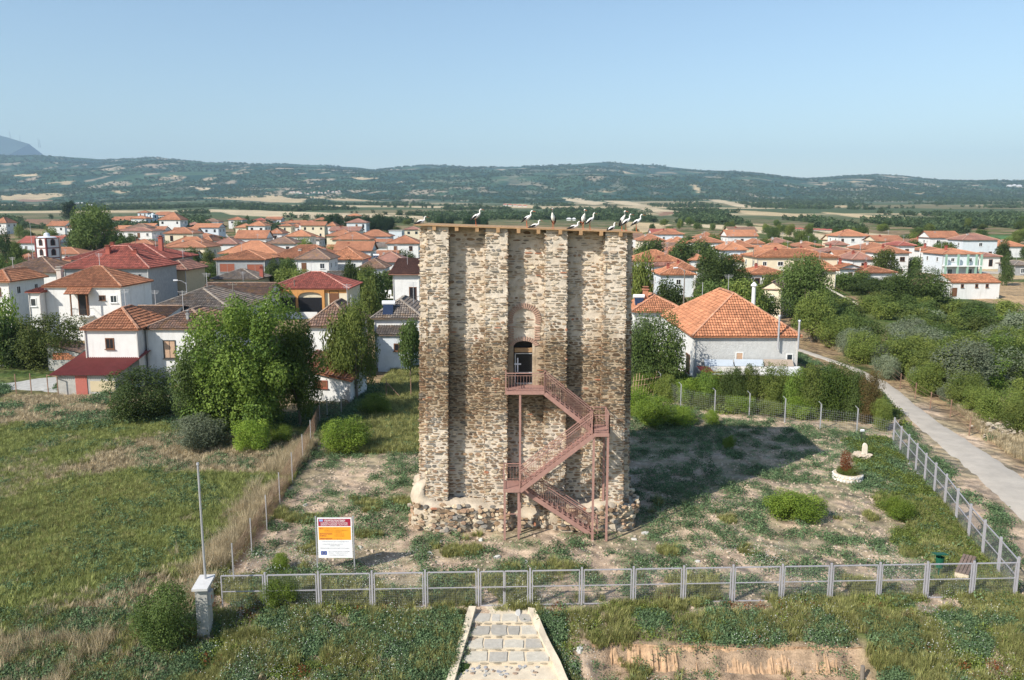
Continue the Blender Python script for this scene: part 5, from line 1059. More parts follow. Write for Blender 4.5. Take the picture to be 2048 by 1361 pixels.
# tin lean-to in front of it
lt=empty('tin_lean_to',(t.location.x,t.location.y-3,t.location.z),'low lean-to of pale and rusty tin sheets along the front of the big grey house','shed'); zl=h-3.1
for i,(u0,u1,zz,c) in enumerate([(-.5,-.38,.35,(.33,.04,.03)),(-.40,-.08,.1,(.55,.52,.46)),(-.08,.18,.06,(.62,.60,.56)),(.18,.50,.0,(.60,.60,.60))]):
    m=M(); xa,xb=w*u0,w*u1; m.add([(xa,0,zl+zz-.25),(xb,0,zl+zz-.3),(xb,2.0,zl+.2),(xa,2.0,zl+.25)],[(0,1,2,3)],c); m.add([(xa,0,zl+zz-.33),(xb,0,zl+zz-.38),(xb,0,zl+zz-.3),(xa,0,zl+zz-.25)],[(0,1,2,3)],np.array(c)*.7); m.build('roof_sheet',MT['any'],lt)
for i,(u0,u1,c) in enumerate([(-.42,-.14,(.42,.47,.52)),(-.13,.15,(.42,.47,.52)),(.16,.44,(.36,.29,.23))]):
    m=M(); m.add([(w*u0,1.9,zl+.26),(w*u1,1.9,zl+.22),(w*u1+.1,2.75,zl+.75),(w*u0+.1,2.75,zl+.8)],[(0,1,2,3)],c); m.build('roof_sheet',MT['any'],lt)
for u in(-.5,-.28,-.05,.2,.49): m=M(); m.bb(w*u,w*u+.1,.05,.15,-.8,zl-.28); m.build('post',MT['wood'],lt)
for i in range(6): m=M(); m.bb(-w*.48,-w*.30,.02,.05,.2+i*.3,.33+i*.3); m.build('fence_board',MT['wood'],lt)
m=M(); m.bb(-w*.29,w*.48,2.0,2.2,-1,zl-.1); m.build('back_wall',MT['dark'],lt)
H('orange_roofed_house',1262,1372,622,589,4.3,9,'low bright orange roofed house with brick chimney between the tower and big house',rf='bright',ch=[(.30,.35,2.3,(.45,.2,.12),.6)],tiled=1,Y=97)
t,w,h,Y,s=H('pale_gabled_shed',1516,1572,578,565,3.4,13,'cream gabled shed with a brown striped tin roof among the trees, right of the tower',wall='cream',rf='rust',kind='gabley',oh=.25,Y=128,wins=[(.5,1.6,.7,1.0,'dark')],yaw=-28,tiled=0,rise=1.1)
# streets of houses, right
for a in[
 ('orange_roofed_house',1262,1366,523,500,5.0,10,'broad orange hip roof whose left end the tower hides','white','bright'),
 ('pink_roofed_house',1300,1366,532,517,4.2,8,'faded pinkish roof tucked between two brighter orange ones','pale','dusky'),
 ('orange_roofed_house',1344,1397,540,523,4.2,8,'small orange roof with a pale ridge left of the round dark tree','white','orange'),
 ('orange_roofed_house',1318,1393,549,533,4.6,9,'orange hip roofed house with white ridge lines above a street lamp','pale','bright'),
 ('orange_roofed_house',1376,1420,520,508,4.6,9,'orange roof partly behind the round dark tree','white','bright'),
 ('balcony_house',1443,1497,500,484,6.4,10,'lilac white house with a long upper balcony under an orange roof','pale','bright'),
 ('orange_roofed_house',1464,1503,523,510,4.9,8,'small orange roofed house below the lilac white balcony house','white','orange'),
 ('orange_roofed_house',1385,1452,485,473,5.5,10,'wide orange roof beyond the dark trees right of the tower','white','orange'),
 ('orange_roofed_house',1277,1331,481,468,5.5,10,'distant orange roof just right of the tower top','cream','orange'),
 ('orange_roofed_house',1333,1386,486,474,5.0,9,'distant orange roof in the middle of the far right row','white','bright'),
 ('orange_roofed_house',1461,1511,494,481,6.0,10,'orange hip roof behind and right of the lilac balcony house','cream','orange'),
 ('long_cream_building',1510,1680,514,498,6.6,11,'long cream building with orange roof and stained upper walls','cream','bright'),
 ('orange_roofed_house',1494,1580,548,532,4.0,9,'low white house with a pyramid orange roof below the long cream building','white','bright'),
 ('orange_roofed_house',1702,1750,519,503,5.0,9,'white house with dusky orange roof left of the rounded bush','white','dusky'),
 ('white_gabled_house',1676,1726,537,528,4.4,9,'white gabled house with one tall window behind the outer stairs','white','orange','gabley'),
 ('orange_roofed_house',1720,1796,545,532,3.8,9,'low orange roofed house with an open porch above the big dark bush','white','orange'),
 ('orange_roofed_house',1723,1796,498,485,5.8,10,'twin orange roofs of a cream house in the far right row','cream','orange'),
 ('white_villa',1795,1833,491,486,6.8,9,'tall white house with terraces and red roof pieces on the far right','white','red'),
 ('orange_roofed_house',1846,1894,501,496,4.5,9,'small orange roofed house with a white terrace, second left of the green house','white','orange'),
 ('green_trimmed_house',1882,1963,508,497,5.6,10,'villa with mint green pillars and an orange hip roof on the far right','pale','bright'),
 ('white_annex',1960,2004,513,509,3.6,8,'low white annex on the right of the mint green villa','white','dusky'),
 ('white_annex',1872,1906,524,518,3.0,7,'small white hut with an orange roof in front of the mint green villa','white','orange'),
 ('dusky_roofed_house',1648,1717,503,493,5.2,9,'pale house with faded dusky roofs behind the long cream building','pale','dusky'),
 ('dusky_roofed_house',1667,1698,490,482,5.6,8,'far brownish pyramid roof with a white flue beside it','cream','dusky'),
 ('grey_hut',2026,2070,530,523,2.8,7,'low grey hut at the right edge of the photo','grey','grey'),
 ('stair_house',1630,1677,541,519,6.2,10,'cream house with a diagonal outer staircase right of the big tree','cream','orange'),
 ('orange_roofed_house',1500,1530,487,478,5.0,8,'tiny orange roof far beyond the long cream building','white','orange'),
 # left part, streets behind
 ('orange_roofed_house',468,534,477,461,5.2,9,'long plain orange gable roof with a cream block behind it','white','orange','gable'),
 ('white_house',535,566,467,457,6.2,9,'white house with orange roof right of the long plain gable','white','orange'),
 ('orange_roofed_house',424,476,488,475,5.0,9,'flattish orange roof left of the wide double orange roof','white','dusky'),
 ('orange_roofed_house',400,426,482,471,5.0,9,'small orange roof at the foot of the far street','white','orange'),
 ('orange_roofed_house',436,556,507,482,5.6,12,'very wide orange hip roof behind the grey brick-infilled house','white','bright'),
 ('white_house',573,641,479,474,4.4,9,'low white house with a long flat brownish roof, far centre left','white','grey'),
 ('white_house',653,673,452,444,6.6,7,'slim tall white house with tiny orange roof near the pine trees','white','orange'),
 ('orange_roofed_house',650,712,472,459,6.2,10,'orange roof at the left of the pair in front of the pines','cream','orange'),
 ('cream_house',661,741,479,464,6.4,11,'cream house with a broad orange hip roof in front of the pines','cream','orange'),
 ('orange_roofed_house',712,782,473,460,5.4,10,'orange roof with two chimneys right of the broad cream house','pale','orange'),
 ('flat_roofed_house',775,806,462,459,5.4,9,'small pale flat roofed house near the top left of the tower','pale','orange','flat'),
 ('orange_roofed_house',771,840,487,471,6.2,11,'white house with orange hip roof and roof hatch, left of the tower','white','orange'),
 ('orange_roofed_house',806,842,459,453,5.4,9,'orange roof touching the upper left edge of the tower','cream','dusky'),
 ('grey_roofed_house',718,808,494,485,4.6,9,'white house with a low grey pyramid roof left of the tower','white','grey'),
 ('brown_roofed_house',739,815,524,503,4.6,9,'house with a brownish orange hip roof above the solar heaters','white','dusky'),
 ('pink_house',716,773,536,517,4.2,8,'pinkish house with an old ribbed brown roof below the brownish hip roof','pale','brown'),
 ('orange_roofed_house',648,728,519,494,5.4,10,'bright orange hip roofed house right of the two chimneys','white','bright'),
 ('orange_roofed_house',560,625,446,441,5.2,9,'far orange roof among trees below the straw field','white','orange'),
 ('orange_roofed_house',676,706,440,436,5.2,8,'tiny far orange roof behind the pines','white','dusky'),
 ('orange_roofed_house',505,532,441,436,5.2,8,'tiny far roof right of the long street','white','red'),
 ('orange_roofed_house',556,584,452,447,5.2,8,'tiny far orange roof left of the slim white house','cream','orange'),
 ('orange_roofed_house',455,486,440,434,5.4,9,'tiny far orange roof beside the upper end of the street','white','orange'),
 ('orange_roofed_house',405,432,455,449,5.4,9,'tiny far roof left of the street','white','dusky'),
 ('white_house',-14,14,446,435,6,9,'white house with orange roof cut by the far left edge','white','orange'),
 ('white_house',145,215,456,450,4.2,9,'low pale farm building behind the small white house','white','grey')]:
    k=a[10] if len(a)>10 else 'hip'
    o=H(*a[:8],wall=a[8],rf=a[9],kind=k,yaw=0,ch=[(.3,.4,1.6,CW if a[1]%2 else CH)] if k!='flat' and a[2]-a[1]>45 else ())
    if a[0]=='balcony_house':
        t,w,h,Y,s=o; m=M(); m.bb(-w/2,w/2,-1.3,-.01,h-3.1,h-2.9,(.7,.68,.68)); m.bb(-w/2,w/2,-1.3,-1.25,h-2.9,h-2.0,(.7,.68,.68)); m.build('balcony',MT['any'],t)
    if a[0]=='green_trimmed_house':
        t,w,h,Y,s=o
        for u in(-.48,-.15,.12,.35,.49): m=M(); m.bb(w*u-.2,w*u+.2,-1.6,-1.2,-1,h-.1,(.26,.40,.31)); m.build('pillar',MT['any'],t)
        m=M(); m.bb(-w/2,w/2,-1.65,-.01,h-3.2,h-2.9,(.7,.72,.7)); m.build('balcony',MT['any'],t)
    if a[0]=='long_cream_building':
        t,w,h,Y,s=o; m=M(); m.bb(-w/2+1,w/2-1,-1.4,-.01,h-3.2,h-3.0,(.5,.25,.12)); m.bb(-w/2+1,w/2-1,-1.4,-1.33,h-3.0,h-2.1,(.7,.62,.45)); m.build('balcony',MT['any'],t)
    if a[0]=='stair_house':
        t,w,h,Y,s=o; m=M(); m.bar((-w/2,-1,h-2.5),(w/2+5,-1,-.5),1.2,.3,(.65,.6,.5)); m.bar((-w/2,-1.6,h-1.6),(w/2+5,-1.6,.4),.06,.06,(.2,.12,.08)); m.build('outer_stair',MT['any'],t)
# grey house with brick infill, white house with chimneys
H('brick_infilled_house',428,533,519,500,6.0,11,'grey concrete framed house with red brick infill panels and an orange roof',wall='grey',rf='bright',wins=[(.22,1.9,3.4,1.9,'brickw','grey'),(.80,2.2,3.6,2.2,'brickw','grey')],oh=.5,tiled=2)
H('white_house',533,676,517,490,5.4,12,'broad white house with a terracotta hip roof and two pale chimneys',rf='orange',wins=[(.24,1.9,1.2,2.2,'wood','wood','door'),(.62,1.7,.9,1.1,'wood','wood'),(.45,1.6,.5,.8,'dark')],ch=[(.42,.25,1.7,CW,.6),(.80,.25,1.7,CW,.6)],oh=.7,tiled=2)
# barn at right
t,w,h,Y,s=H('white_barn',1898,2006,565,549,3.3,7,'long whitewashed barn with orange tiled roof standing alone in the dry field',rf='bright',kind='gable',oh=.2,wins=[(.22,.7,.5,.6,'dark','wood'),(.52,.7,.5,.6,'dark','wood'),(.74,.7,.5,.6,'dark','wood'),(.05,1.9,1.2,1.6,'wood','wood','door')],tiled=2,yaw=4,cat='barn')
window(t,w/2,3.5,1.9,.9,.7,'r','wood','dark')
# solar heaters, poles, lamps
def heater(hs,u,v,lb):
    t,w,d,h,rise,Y=HOUSES[hs]; e=empty('solar_heater',(t.location.x-w/2+w*u,Y+d*v,t.location.z+h+.35),lb,'water heater')
    m=M(); m.tube([(-.7,0,1.15),(.7,0,1.15)],.27,12); m.build('tank',MT['tank'],e,True)
    m=M(); m.box((0,-.55,.55),(1.1,.06,1.5),(1,1,1),Matrix.Rotation(R(-40),3,'X')); m.build('panel',MT['solar'],e)
    for x in(-.5,.5): m=M(); m.bar((x,0,-.6),(x,0,.95),.04); m.bar((x,-1,-.5),(x,0,.9),.03); m.build('stand',MT['metalw'],e)
heater((742,636),.28,.12,'solar water heater with white tank on the grey tiled roof left of the tower')
heater((1262,622),.14,.3,'solar water heater on the low orange roof right of the tower')
heater((739,524),.1,.2,'small solar water heater on the brownish orange roof left of the tower')
def pole(px,y0,y1,lb,mt='pole',arm=None,Y=None,r=.09,nm='utility_pole',cat='pole'):
    P=G(px,y1) if Y is None else Vector((at(px,y1,Y).x,Y,g1(at(px,y1,Y).x,Y))); top=at(px,y0,P.y).z-P.z
    t=empty(nm,P,lb,cat); m=M(); m.tube([(0,0,-.5),(.03,0,top)],[r*1.25,r*.8],8); m.build('shaft',MT[mt],t)
    if arm=='cross': m=M(); m.bar((-.6,0,top-.3),(.6,0,top-.3),.08); [m.bar((x,0,top-.3),(x,0,top-.05),.05) for x in(-.5,0,.5)]; m.build('crossarm',MT[mt],t)
    if arm=='lamp': m=M(); m.tube([(0,0,top-.2),(-.5,-.1,top+.2),(-1.1,-.2,top+.3)],[.04,.035,.03],6); m.build('arm',MT['metalw'],t); m=M(); m.tube([(-1.0,-.2,top+.29),(-1.6,-.3,top+.27)],[.09,.13],8); m.build('lamp_head',MT['tank'],t)
    return t,P,top
A1=pole(591,560,632,'dark wooden power pole in front of the arched porch','pole',None)
pole(597,592,632,'street lamp with white head leaning out beside the porch power pole','metalw','lamp',r=.05,nm='street_lamp',cat='street lamp')
A2=pole(469,565,640,'dark pole with cables above the long brown gable roof','pole','cross',Y=100)
A3=pole(703,522,590,'tall grey pole right of the porch house','pole','cross')
pole(703,590,648,'short pale steel pole behind the feathery tree','metalw',None,Y=76,r=.06)
A4=pole(1367,540,606,'power pole with a white lamp right of the tower, behind the orange roofs','pole','lamp',Y=112)
A5=pole(1404,565,600,'thin pale twin post above the ridge of the big orange roof','metalw',None,Y=100,r=.05)
A6=pole(126,475,560,'dark telephone pole right of the small bell tower','pole','cross',Y=150)
pole(67,445,530,'thin lattice antenna mast left of the small bell tower','metalw',None,Y=160,r=.04,nm='antenna_mast',cat='antenna')
pole(1395,500,545,'dark power pole in the gap between far right roofs','pole','cross',Y=200)
pole(1838,497,530,'white concrete pole in front of the far right villas','frame',None,Y=230,r=.16)
pole(1504,500,560,'dark pole beside the small orange roof left of the long cream building','pole','cross',Y=180)
pole(375,565,620,'white street lamp post above the grey roofs on the left','metalw','lamp',Y=112,r=.05,nm='street_lamp',cat='street lamp')
pole(332,480,508,'dark pole before the pale house below the church','pole','cross',Y=200)
pole(272,465,500,'grey pole in front of the long white house near the church','pole','cross',Y=260)
def wire(A,B,lb):
    a=Vector(A[1])+Vector((0,0,A[2]-.2)); b=Vector(B[1])+Vector((0,0,B[2]-.2)); L=(b-a).length
    pts=[a.lerp(b,i/12)-Vector((0,0,4*(i/12)*(1-i/12)*L*.025)) for i in range(13)]; m=M(); m.tube(pts,.022,4); tag(m.build('power_cable',MT['darkm']),lb,'cable')
wire(A1,A2,'thin cable from the cross-armed pole to the porch power pole'); wire(A1,A3,'thin cable between the porch power pole and the tall grey pole'); wire(A4,A5,'sagging cable between the lamp pole and the twin post right of the tower')
# car by the porch
P=G(606,627); car=empty('parked_car',P,'dark parked car in front of the arched porch','car',None,.1)
m=M(); pr=[(-2.1,.35),(-2.1,.75),(-1.3,.95),(-.7,1.42),(.8,1.45),(1.5,1.0),(2.15,.85),(2.15,.35)]
v=[(x,y,z) for y in(-.85,.85) for x,z in pr]; k=len(pr); m.add(v,[(i,(i+1)%k,k+(i+1)%k,k+i) for i in range(k)]); m.add(v+[(0,-.85,.7),(0,.85,.7)],[(i,(i+1)%k,2*k) for i in range(k)]+[(k+(i+1)%k,k+i,2*k+1) for i in range(k)]); m.build('body',mat('dark_car_paint',(.01,.02,.04),rough=.15,var=.05,spec=.7),car)
m=M(); m.add([(-1.15,-.87,.98),(1.35,-.87,1.02),(.75,-.87,1.38),(-.65,-.87,1.36)],[(0,1,2,3)]); m.build('window',MT['glass'],car)
for x in(-1.3,1.35):
    for y in(-.86,.86): m=M(); m.tube([(x,y-.08,.32),(x,y+.08,.32)],.32,14); m.build('wheel',MT['darkm'],car)
# bean canes and odds in the garden
P=G(1268,800); t=empty('bean_canes',P,'leaning frame of thin pale canes in the garden just right of the tower','garden frame')
for i in range(9): m=M(); x=i*.28; m.tube([(x*.9-.2,i*.1,0),(x,.3+i*.12,2.1+.3*math.sin(i))],.022,5); m.build('cane',MT['shutter'],t)
for z in(1.2,1.7): m=M(); m.tube([(-.2,.1,z),(2.6,1.2,z+.2)],.02,5); m.build('cross_cane',MT['shutter'],t)
P=G(1898,720); t=empty('garden_shed',P,'half hidden tin shed with white sacks among the right hand trees','shed'); m=M(); m.bb(-1,3.5,.5,3,-.5,1.9); m.build('wall',MT['grey'],t); m=M(); m.add([(-1.3,.1,1.9),(3.8,.1,1.85),(3.8,3.3,2.3),(-1.3,3.3,2.35)],[(0,1,2,3)]); m.build('tin_roof',MT['rusty'],t)
for i in range(3): m=M(); m.lathe([(0,-.1),(.4,0),(.45,.35),(.25,.6),(0,.65)],9,(.2+i*.6,-.4-.3*i,0)); m.build('sack',MT['tank'],t,True)
P=G(1958,742); m=M(); m.bb(0,3.0,0,.06,-.2,1.2,(.42,.43,.42)); o=m.build('board_screen',MT['any']); o.location=P; tag(o,'grey panel screen standing between the right hand trees and the vines','screen')
P=G(2006,746); m=M(); m.lathe([(0,0),(.3,0),(.33,.45),(.3,.9),(0,.92)],14); o=m.build('water_barrel',mat('blue_plastic',(.03,.12,.40),rough=.4,var=.05),None,True); o.location=P; tag(o,'blue plastic barrel at the right end of the grey panel screen','barrel')
# far villages and factory roofs
def village(pts,lb,grp,rfc,big=1.):
    for (px,py,ww,hh) in pts:
        P=G(px,py); s=zc(P)/FPX; t=M(); w=ww*s; h=hh*s; t.bb(-w/2,w/2,0,w*.7,-8,h*.55,(.62,.6,.56)); t.add([(-w/2-.5,-.5,h*.55),(w/2+.5,-.5,h*.55),(w/2+.5,w*.7,h*.55),(-w/2-.5,w*.7,h*.55),(-w*.25,w*.35,h),(w*.25,w*.35,h)],[(0,1,5,4),(2,3,4,5)],rfc); t.add([(w/2+.5,-.5,h*.55),(w/2+.5,w*.7,h*.55),(w*.25,w*.35,h)],[(0,1,2)],rfc); t.add([(-w/2-.5,w*.7,h*.55),(-w/2-.5,-.5,h*.55),(-w*.25,w*.35,h)],[(0,1,2)],rfc)
        o=t.build('distant_building',MT['any']); o.location=P; tag(o,lb,'building',grp)
vr=np.random.default_rng(4)
village([(580+i*7+vr.uniform(-2,2),388-abs(i-6)*.4+vr.uniform(-1.5,2),vr.uniform(3,6),vr.uniform(2.5,4)) for i in range(15)],'tiny pale building of the far village in the fold of the hills','far hillside village',(.5,.36,.3))
village([(1577+i*12,460+i*.5,13,5) for i in range(8)],'long red factory roof on the plain beyond the far right houses','far red factory roofs',(.42,.12,.09))
village([(1010+i*10,412+i*.6,8,4) for i in range(5)],'tiny red roofed building on the wooded rise above the tower','far roofs above the tower',(.45,.15,.1))
village([(160,409,22,4),(176,412,18,3),(2020,374,8,4),(2030,373,7,4),(2040,374,8,4),(1138,442,9,6),(1148,442,6,6)],'tiny white distant building on the plain or hillside','far white buildings',(.65,.65,.65))
for px,py in((20,270),(40,278),(77,286),(80,287)): 
    P=at(px,py+3,11000); m=M(); m.tube([(0,0,-40),(0,0,75)],[3.5,1.5],4); o=m.build('mountain_mast',MT['pole']); o.location=P; tag(o,'tiny antenna mast on the ridge of the far left mountain','antenna','antenna masts on the left mountain')
# ---------------------------------------------------------------- trees
def trunkmesh(seed=0,forks=4,th=.035,top=.62,whiten=False):
    r=np.random.default_rng(seed); m=M(); b=(0,0,-.05); f=Vector((r.normal(0,.015),r.normal(0,.015),.22)); m.tube([b,(0,0,.08),f],[th*1.3,th,th*.8],8)
    for i in range(forks):
        a=2*PI*i/forks+r.uniform(-.4,.4); e=f+Vector((math.cos(a)*.22,math.sin(a)*.22,top-.22+r.uniform(-.08,.1))); md=f.lerp(e,.5)+Vector((math.cos(a)*.04,math.sin(a)*.04,-.02))
        m.tube([f,md,e],[th*.7,th*.45,th*.2],6)
        for j in range(2): a2=a+r.uniform(-1,1); m.tube([md,md+Vector((math.cos(a2)*.13,math.sin(a2)*.13,.18))],[th*.35,th*.1],5)
    return m.mesh('trunk',MT['bark'])
TR=[trunkmesh(i) for i in range(3)]
def cm(nm,*a,**k):
    m=M(); m.add(*crown(*a,**k)); me=m.mesh(nm,None); me.materials.append(None); return me
CR={'big':[cm('crown',52000,110,.024,'shrub',1,(.045,.10))],
 'hi':[cm('crown',14000,36,.036,'round',s,(.07,.15)) for s in(2,3,4)],
 'mid':[cm('crown',3600,20,.07,'round',s,(.12,.2)) for s in(5,6,7,8)],
 'shhi':[cm('crown',13000,36,.036,'shrub',s,(.07,.15)) for s in(9,10,11)],
 'shmid':[cm('crown',3600,22,.07,'shrub',s,(.12,.2)) for s in(12,13,14)],
 'cyp':[cm('crown',1800,12,.075,'cypress',s) for s in(15,16)],
 'con':[cm('crown',3200,26,.07,'conifer',s) for s in(17,18)]}
_tc=[0]
NM={'walnut':'walnut_tree','dark':'leafy_tree','mid':'leafy_tree','light':'bright_shrub','olive':'olive_tree','conifer':'pine_tree','olivey':'flowering_tree'}
def tree(x,yt,yb,wpx,lf,res,lb,grp=None,name=None,Y=None,bare=False,cat='tree'):
    if Y is None: P=G(x,yb)
    else: P=at(x,yb,Y); P.z=g1(P.x,Y)
    P.y+=0; s=zc(P)/FPX; w=wpx*s; h=max(.4,at(x,yt,P.y).z-P.z); _tc[0]+=1
    t=empty(name or NM.get(lf,'tree'),P,lb,cat,grp,rng.uniform(0,6.28)); t.scale=(w,w,h)
    c=new('crown',CR[res][_tc[0]%len(CR[res])],t); c.material_slots[0].link='OBJECT'; c.material_slots[0].material=LF[lf]
    if not res.startswith('sh') and P.y<400:
        k=new('trunk',TR[_tc[0]%3],t)
        k.scale=(1,1,1)
    return t
tree(500,598,878,240,'walnut','big','large leafy walnut tree in front of the whitewashed farmhouse',Y=60)
tree(598,650,800,80,'walnut','hi','right hand side tree merging with the walnut tree beside the tiled shed',Y=61)
tree(420,690,860,120,'dark','hi','lower dark tree joined to the left side of the walnut tree',Y=59)
tree(290,740,830,130,'dark','shhi','dark round fruit tree with whitewashed trunk in front of the red lean-to',Y=63,name='fruit_tree')
tree(712,606,742,78,'mid','hi','feathery light green tree in front of the orange patched roof',Y=70)
tree(680,625,740,70,'mid','mid','thin lower tree beside the feathery light green tree',Y=71)
tree(820,640,700,44,'dark','mid','dark bush against the left side of the tower by the blue-white annex',Y=80)
tree(1314,628,752,112,'dark','shhi','dense dark orchard tree right beside the tower in front of the orange roofs',Y=74)
tree(1286,640,745,60,'olive','hi','grey green young tree touching the right side of the tower',Y=76)
tree(105,632,712,120,'mid','shhi','spreading green bush in front of the white balcony house',cat='bush',Y=86)
tree(60,650,735,90,'dark','shmid','dark bush at the left in front of the block wall',cat='bush')
tree(18,588,690,55,'light','cyp','bright green rounded cypress at the left edge',Y=88)
tree(8,625,735,80,'dark','shmid','dark shrubs in the bottom left yard of the balcony house',cat='bush',Y=86)
tree(192,412,498,86,'dark','hi','tall dark round tree standing left of the church',Y=235)
tree(160,440,500,50,'dark','mid','lower tree on the left shoulder of the tall dark tree',Y=235)
tree(235,465,500,50,'dark','mid','lower tree on the right shoulder of the tall dark tree',Y=235)
tree(14,458,520,22,'conifer','cyp','dark cypress at the left edge below the fields',Y=200)
tree(32,485,525,26,'dark','mid','dark round tree right of the left edge cypress',Y=195)
tree(140,403,440,30,'conifer','mid','dark poplar clump standing in front of the brown ploughed field',Y=620)
tree(612,478,500,42,'olivey','mid','pale yellow green tree among orange roofs',Y=230)
tree(375,498,545,60,'dark','mid','dark tree right of the red roofed houses',Y=185)
tree(340,500,545,40,'dark','mid','dark tree between the red roofs and the beige house',Y=180)
tree(755,545,600,50,'dark','mid','dark tree left of the tall balcony house',Y=110)
tree(740,560,620,44,'mid','mid','green tree in front of the red brick hedge left of the balcony house',Y=103)
tree(700,520,560,30,'dark','mid','dark shrub tree below the bright orange hip roof',Y=150)
tree(545,520,560,26,'dark','mid','conifer shaped tree beside the broad white house',Y=165)
tree(1612,515,640,105,'dark','hi','large dark tree right of the cream gabled shed',Y=118)
tree(1625,585,650,80,'mid','hi','lower green tree under the large dark tree right of the shed',Y=104)
tree(1835,538,598,118,'dark','shhi','big dense dark bush left of the white barn',cat='bush',Y=140)
tree(1432,502,560,92,'dark','hi','round dark green tree behind the big orange roof',Y=155)
tree(1480,560,620,90,'mid','mid','olive green tree behind the apex of the big orange roof',Y=112)
tree(1410,565,610,60,'dark','mid','dark tree behind the left slope of the big orange roof',Y=115)
tree(1340,560,600,60,'dark','mid','dark tree behind the low orange roof right of the tower',Y=118)
tree(1280,510,640,50,'mid','mid','tall green tree pressed against the upper right side of the tower',Y=105)
tree(1300,480,525,60,'dark','mid','dark tree below the first far roofs right of the tower',Y=210)
tree(1365,478,530,60,'dark','mid','dark tree with bare white twigs among far right roofs',Y=200)
tree(1400,480,520,60,'dark','mid','second dark tree in the row of far right roofs',Y=215)
tree(1445,470,500,36,'dark','mid','dark tree behind the lilac balcony house',Y=330)
tree(1770,500,540,46,'mid','mid','rounded green tree between the far right houses',Y=190)
tree(2004,480,540,30,'dark','mid','dark round tree right of the mint green villa',Y=230)
tree(1965,483,510,34,'dark','mid','dark tree behind the mint green villa',Y=320)
tree(2013,510,545,24,'dark','shmid','dark bush right of the low white annex',cat='bush',Y=180)
tree(330,1175,1350,112,'dark','shhi','dark green bush at the bottom left beside the concrete pillar',cat='bush',Y=29.5)
for x,yt,yb,w_,k_,lb in((1288,745,792,50,'light','bright garden shrub beside the bean canes'),(1334,750,800,48,'mid','green garden shrub right of the bean canes'),(1378,756,806,52,'light','bright shrub below the red sheet of the tin lean-to'),(1420,740,812,58,'walnut','rounded shrub under the left part of the tin lean-to'),(1462,736,815,56,'dark','dark shrub under the middle of the tin lean-to'),(1503,732,816,50,'mid','green shrub right of the dark one under the lean-to'),(1548,728,822,62,'mid','tall climbing shrub at the right end of the tin lean-to'),(1590,738,830,56,'walnut','leafy shrub between the lean-to and the big fig bush'),(1628,732,835,72,'mid','left half of the big fig bush by the road'),(1670,728,838,80,'walnut','large round fig bush left of the road'),(1706,742,842,58,'dark','dark shrub right of the big fig bush'),(1736,744,848,46,'rustg','reddish tinged bush at the road edge'),(1602,795,838,56,'light','low bright bush behind the fifth fence post'),(1542,802,832,58,'olivey','yellowish low bush behind the garden fence'),(1482,792,826,60,'light','bright vine leaves at the middle of the garden fence'),(1412,790,816,50,'mid','low green bush at the left part of the garden fence'),(1760,800,862,40,'olivey','yellow green sapling beside the road near the fence corner'),(1447,775,815,46,'olivey','yellowish bush among the dark garden shrubs')): tree(x,yt,yb,w_,k_,'shhi',lb,'shrubs of the garden behind the fence',cat='bush')
for x,yt,yb,w_,lb in((690,838,905,95,'bright lime shrub in two mounds left of the tower'),(748,790,830,70,'bright lime shrub further back left of the tower'),(505,840,905,70,'bright lime bush under the walnut tree'),(565,850,888,45,'small lime bush beside the dry straw'),(1352,815,850,75,'bright lime shrub at the foot of the garden fence'),(1305,795,850,80,'larger lime shrub just right of the tower'),(1272,775,835,50,'lime shrub touching the shadowed tower side'),(1422,822,850,34,'small round lime sapling in the tower shadow'),(1457,872,898,26,'tiny lime sapling in the weeds on the right'),(565,1150,1210,70,'pale green bush behind the left part of the front fence'),(560,1110,1140,40,'pale green sapling behind the front fence')): tree(x,yt,yb,w_,'light','shhi',lb,cat='bush')
tree(1600,985,1035,100,'light','shhi','rounded bright green bush in the middle of the right plot',cat='bush'); tree(1558,990,1035,60,'light','shmid','left lobe of the rounded bright bush in the right plot',cat='bush')
tree(1795,998,1040,62,'light','shhi','small dome shaped bright bush left of the road side fence',cat='bush')
t=tree(1705,935,952,26,'mid','shhi','green foliage filling the round flower bed',cat='plant'); t.location=PLC+Vector((0,0,.3)); t.scale=(1.45,1.45,.55)
t=tree(1703,912,950,17,'rust','cyp','tall rust red flower spike in the round flower bed',cat='plant',name='flower_spike'); t.location=PLC+Vector((-.15,0,.35)); t.scale=(.75,.75,1.5)
# silvery reed patch
tree(395,835,900,110,'olive','shhi','silvery green reed clump under the walnut tree',cat='reeds',name='reed_clump')
# right hand orchard
rr=np.random.default_rng(31); orch=[]
for i in range(70):
    f=i/70; yb=640+150*f+rr.uniform(-8,8); x0_=np.interp(yb,[640,700,716,737,764,800,845],[1665,1668,1710,1775,1840,1900,1970]); x=rr.uniform(x0_,2080)
    if 1880<x<1960 and 700<yb<760: continue
    s_=1+(yb-640)/90; tree(x,yb-rr.uniform(38,56)*s_*.75,yb,rr.uniform(48,70)*s_*.8,rr.choice(['mid','mid','walnut','dark','olive']),'shhi' if yb>690 else 'shmid',('grove tree '+('in the back row' if yb<680 else 'in the middle row' if yb<735 else 'in the front row')+' '+('near the road bend' if x<1750 else 'above the olive bushes' if x<1860 else 'around the tin shed' if x<1960 else 'at the right edge')+', right of the road'),'trees of the grove right of the road')
for x,yt,yb,w_ in((1722,665,728,62),(1768,690,748,50),(1836,732,772,46),(1890,768,800,34),(1912,755,792,34),(1775,712,760,50),(1960,775,830,60),(2000,780,850,80),(2040,800,870,80),(1850,725,790,70),(1930,745,815,70),(2050,760,830,90)): tree(x,yt,yb,w_,'olive' if w_<55 else 'mid','shhi','low tree on the bank along the far verge of the road','low trees along the far road verge')
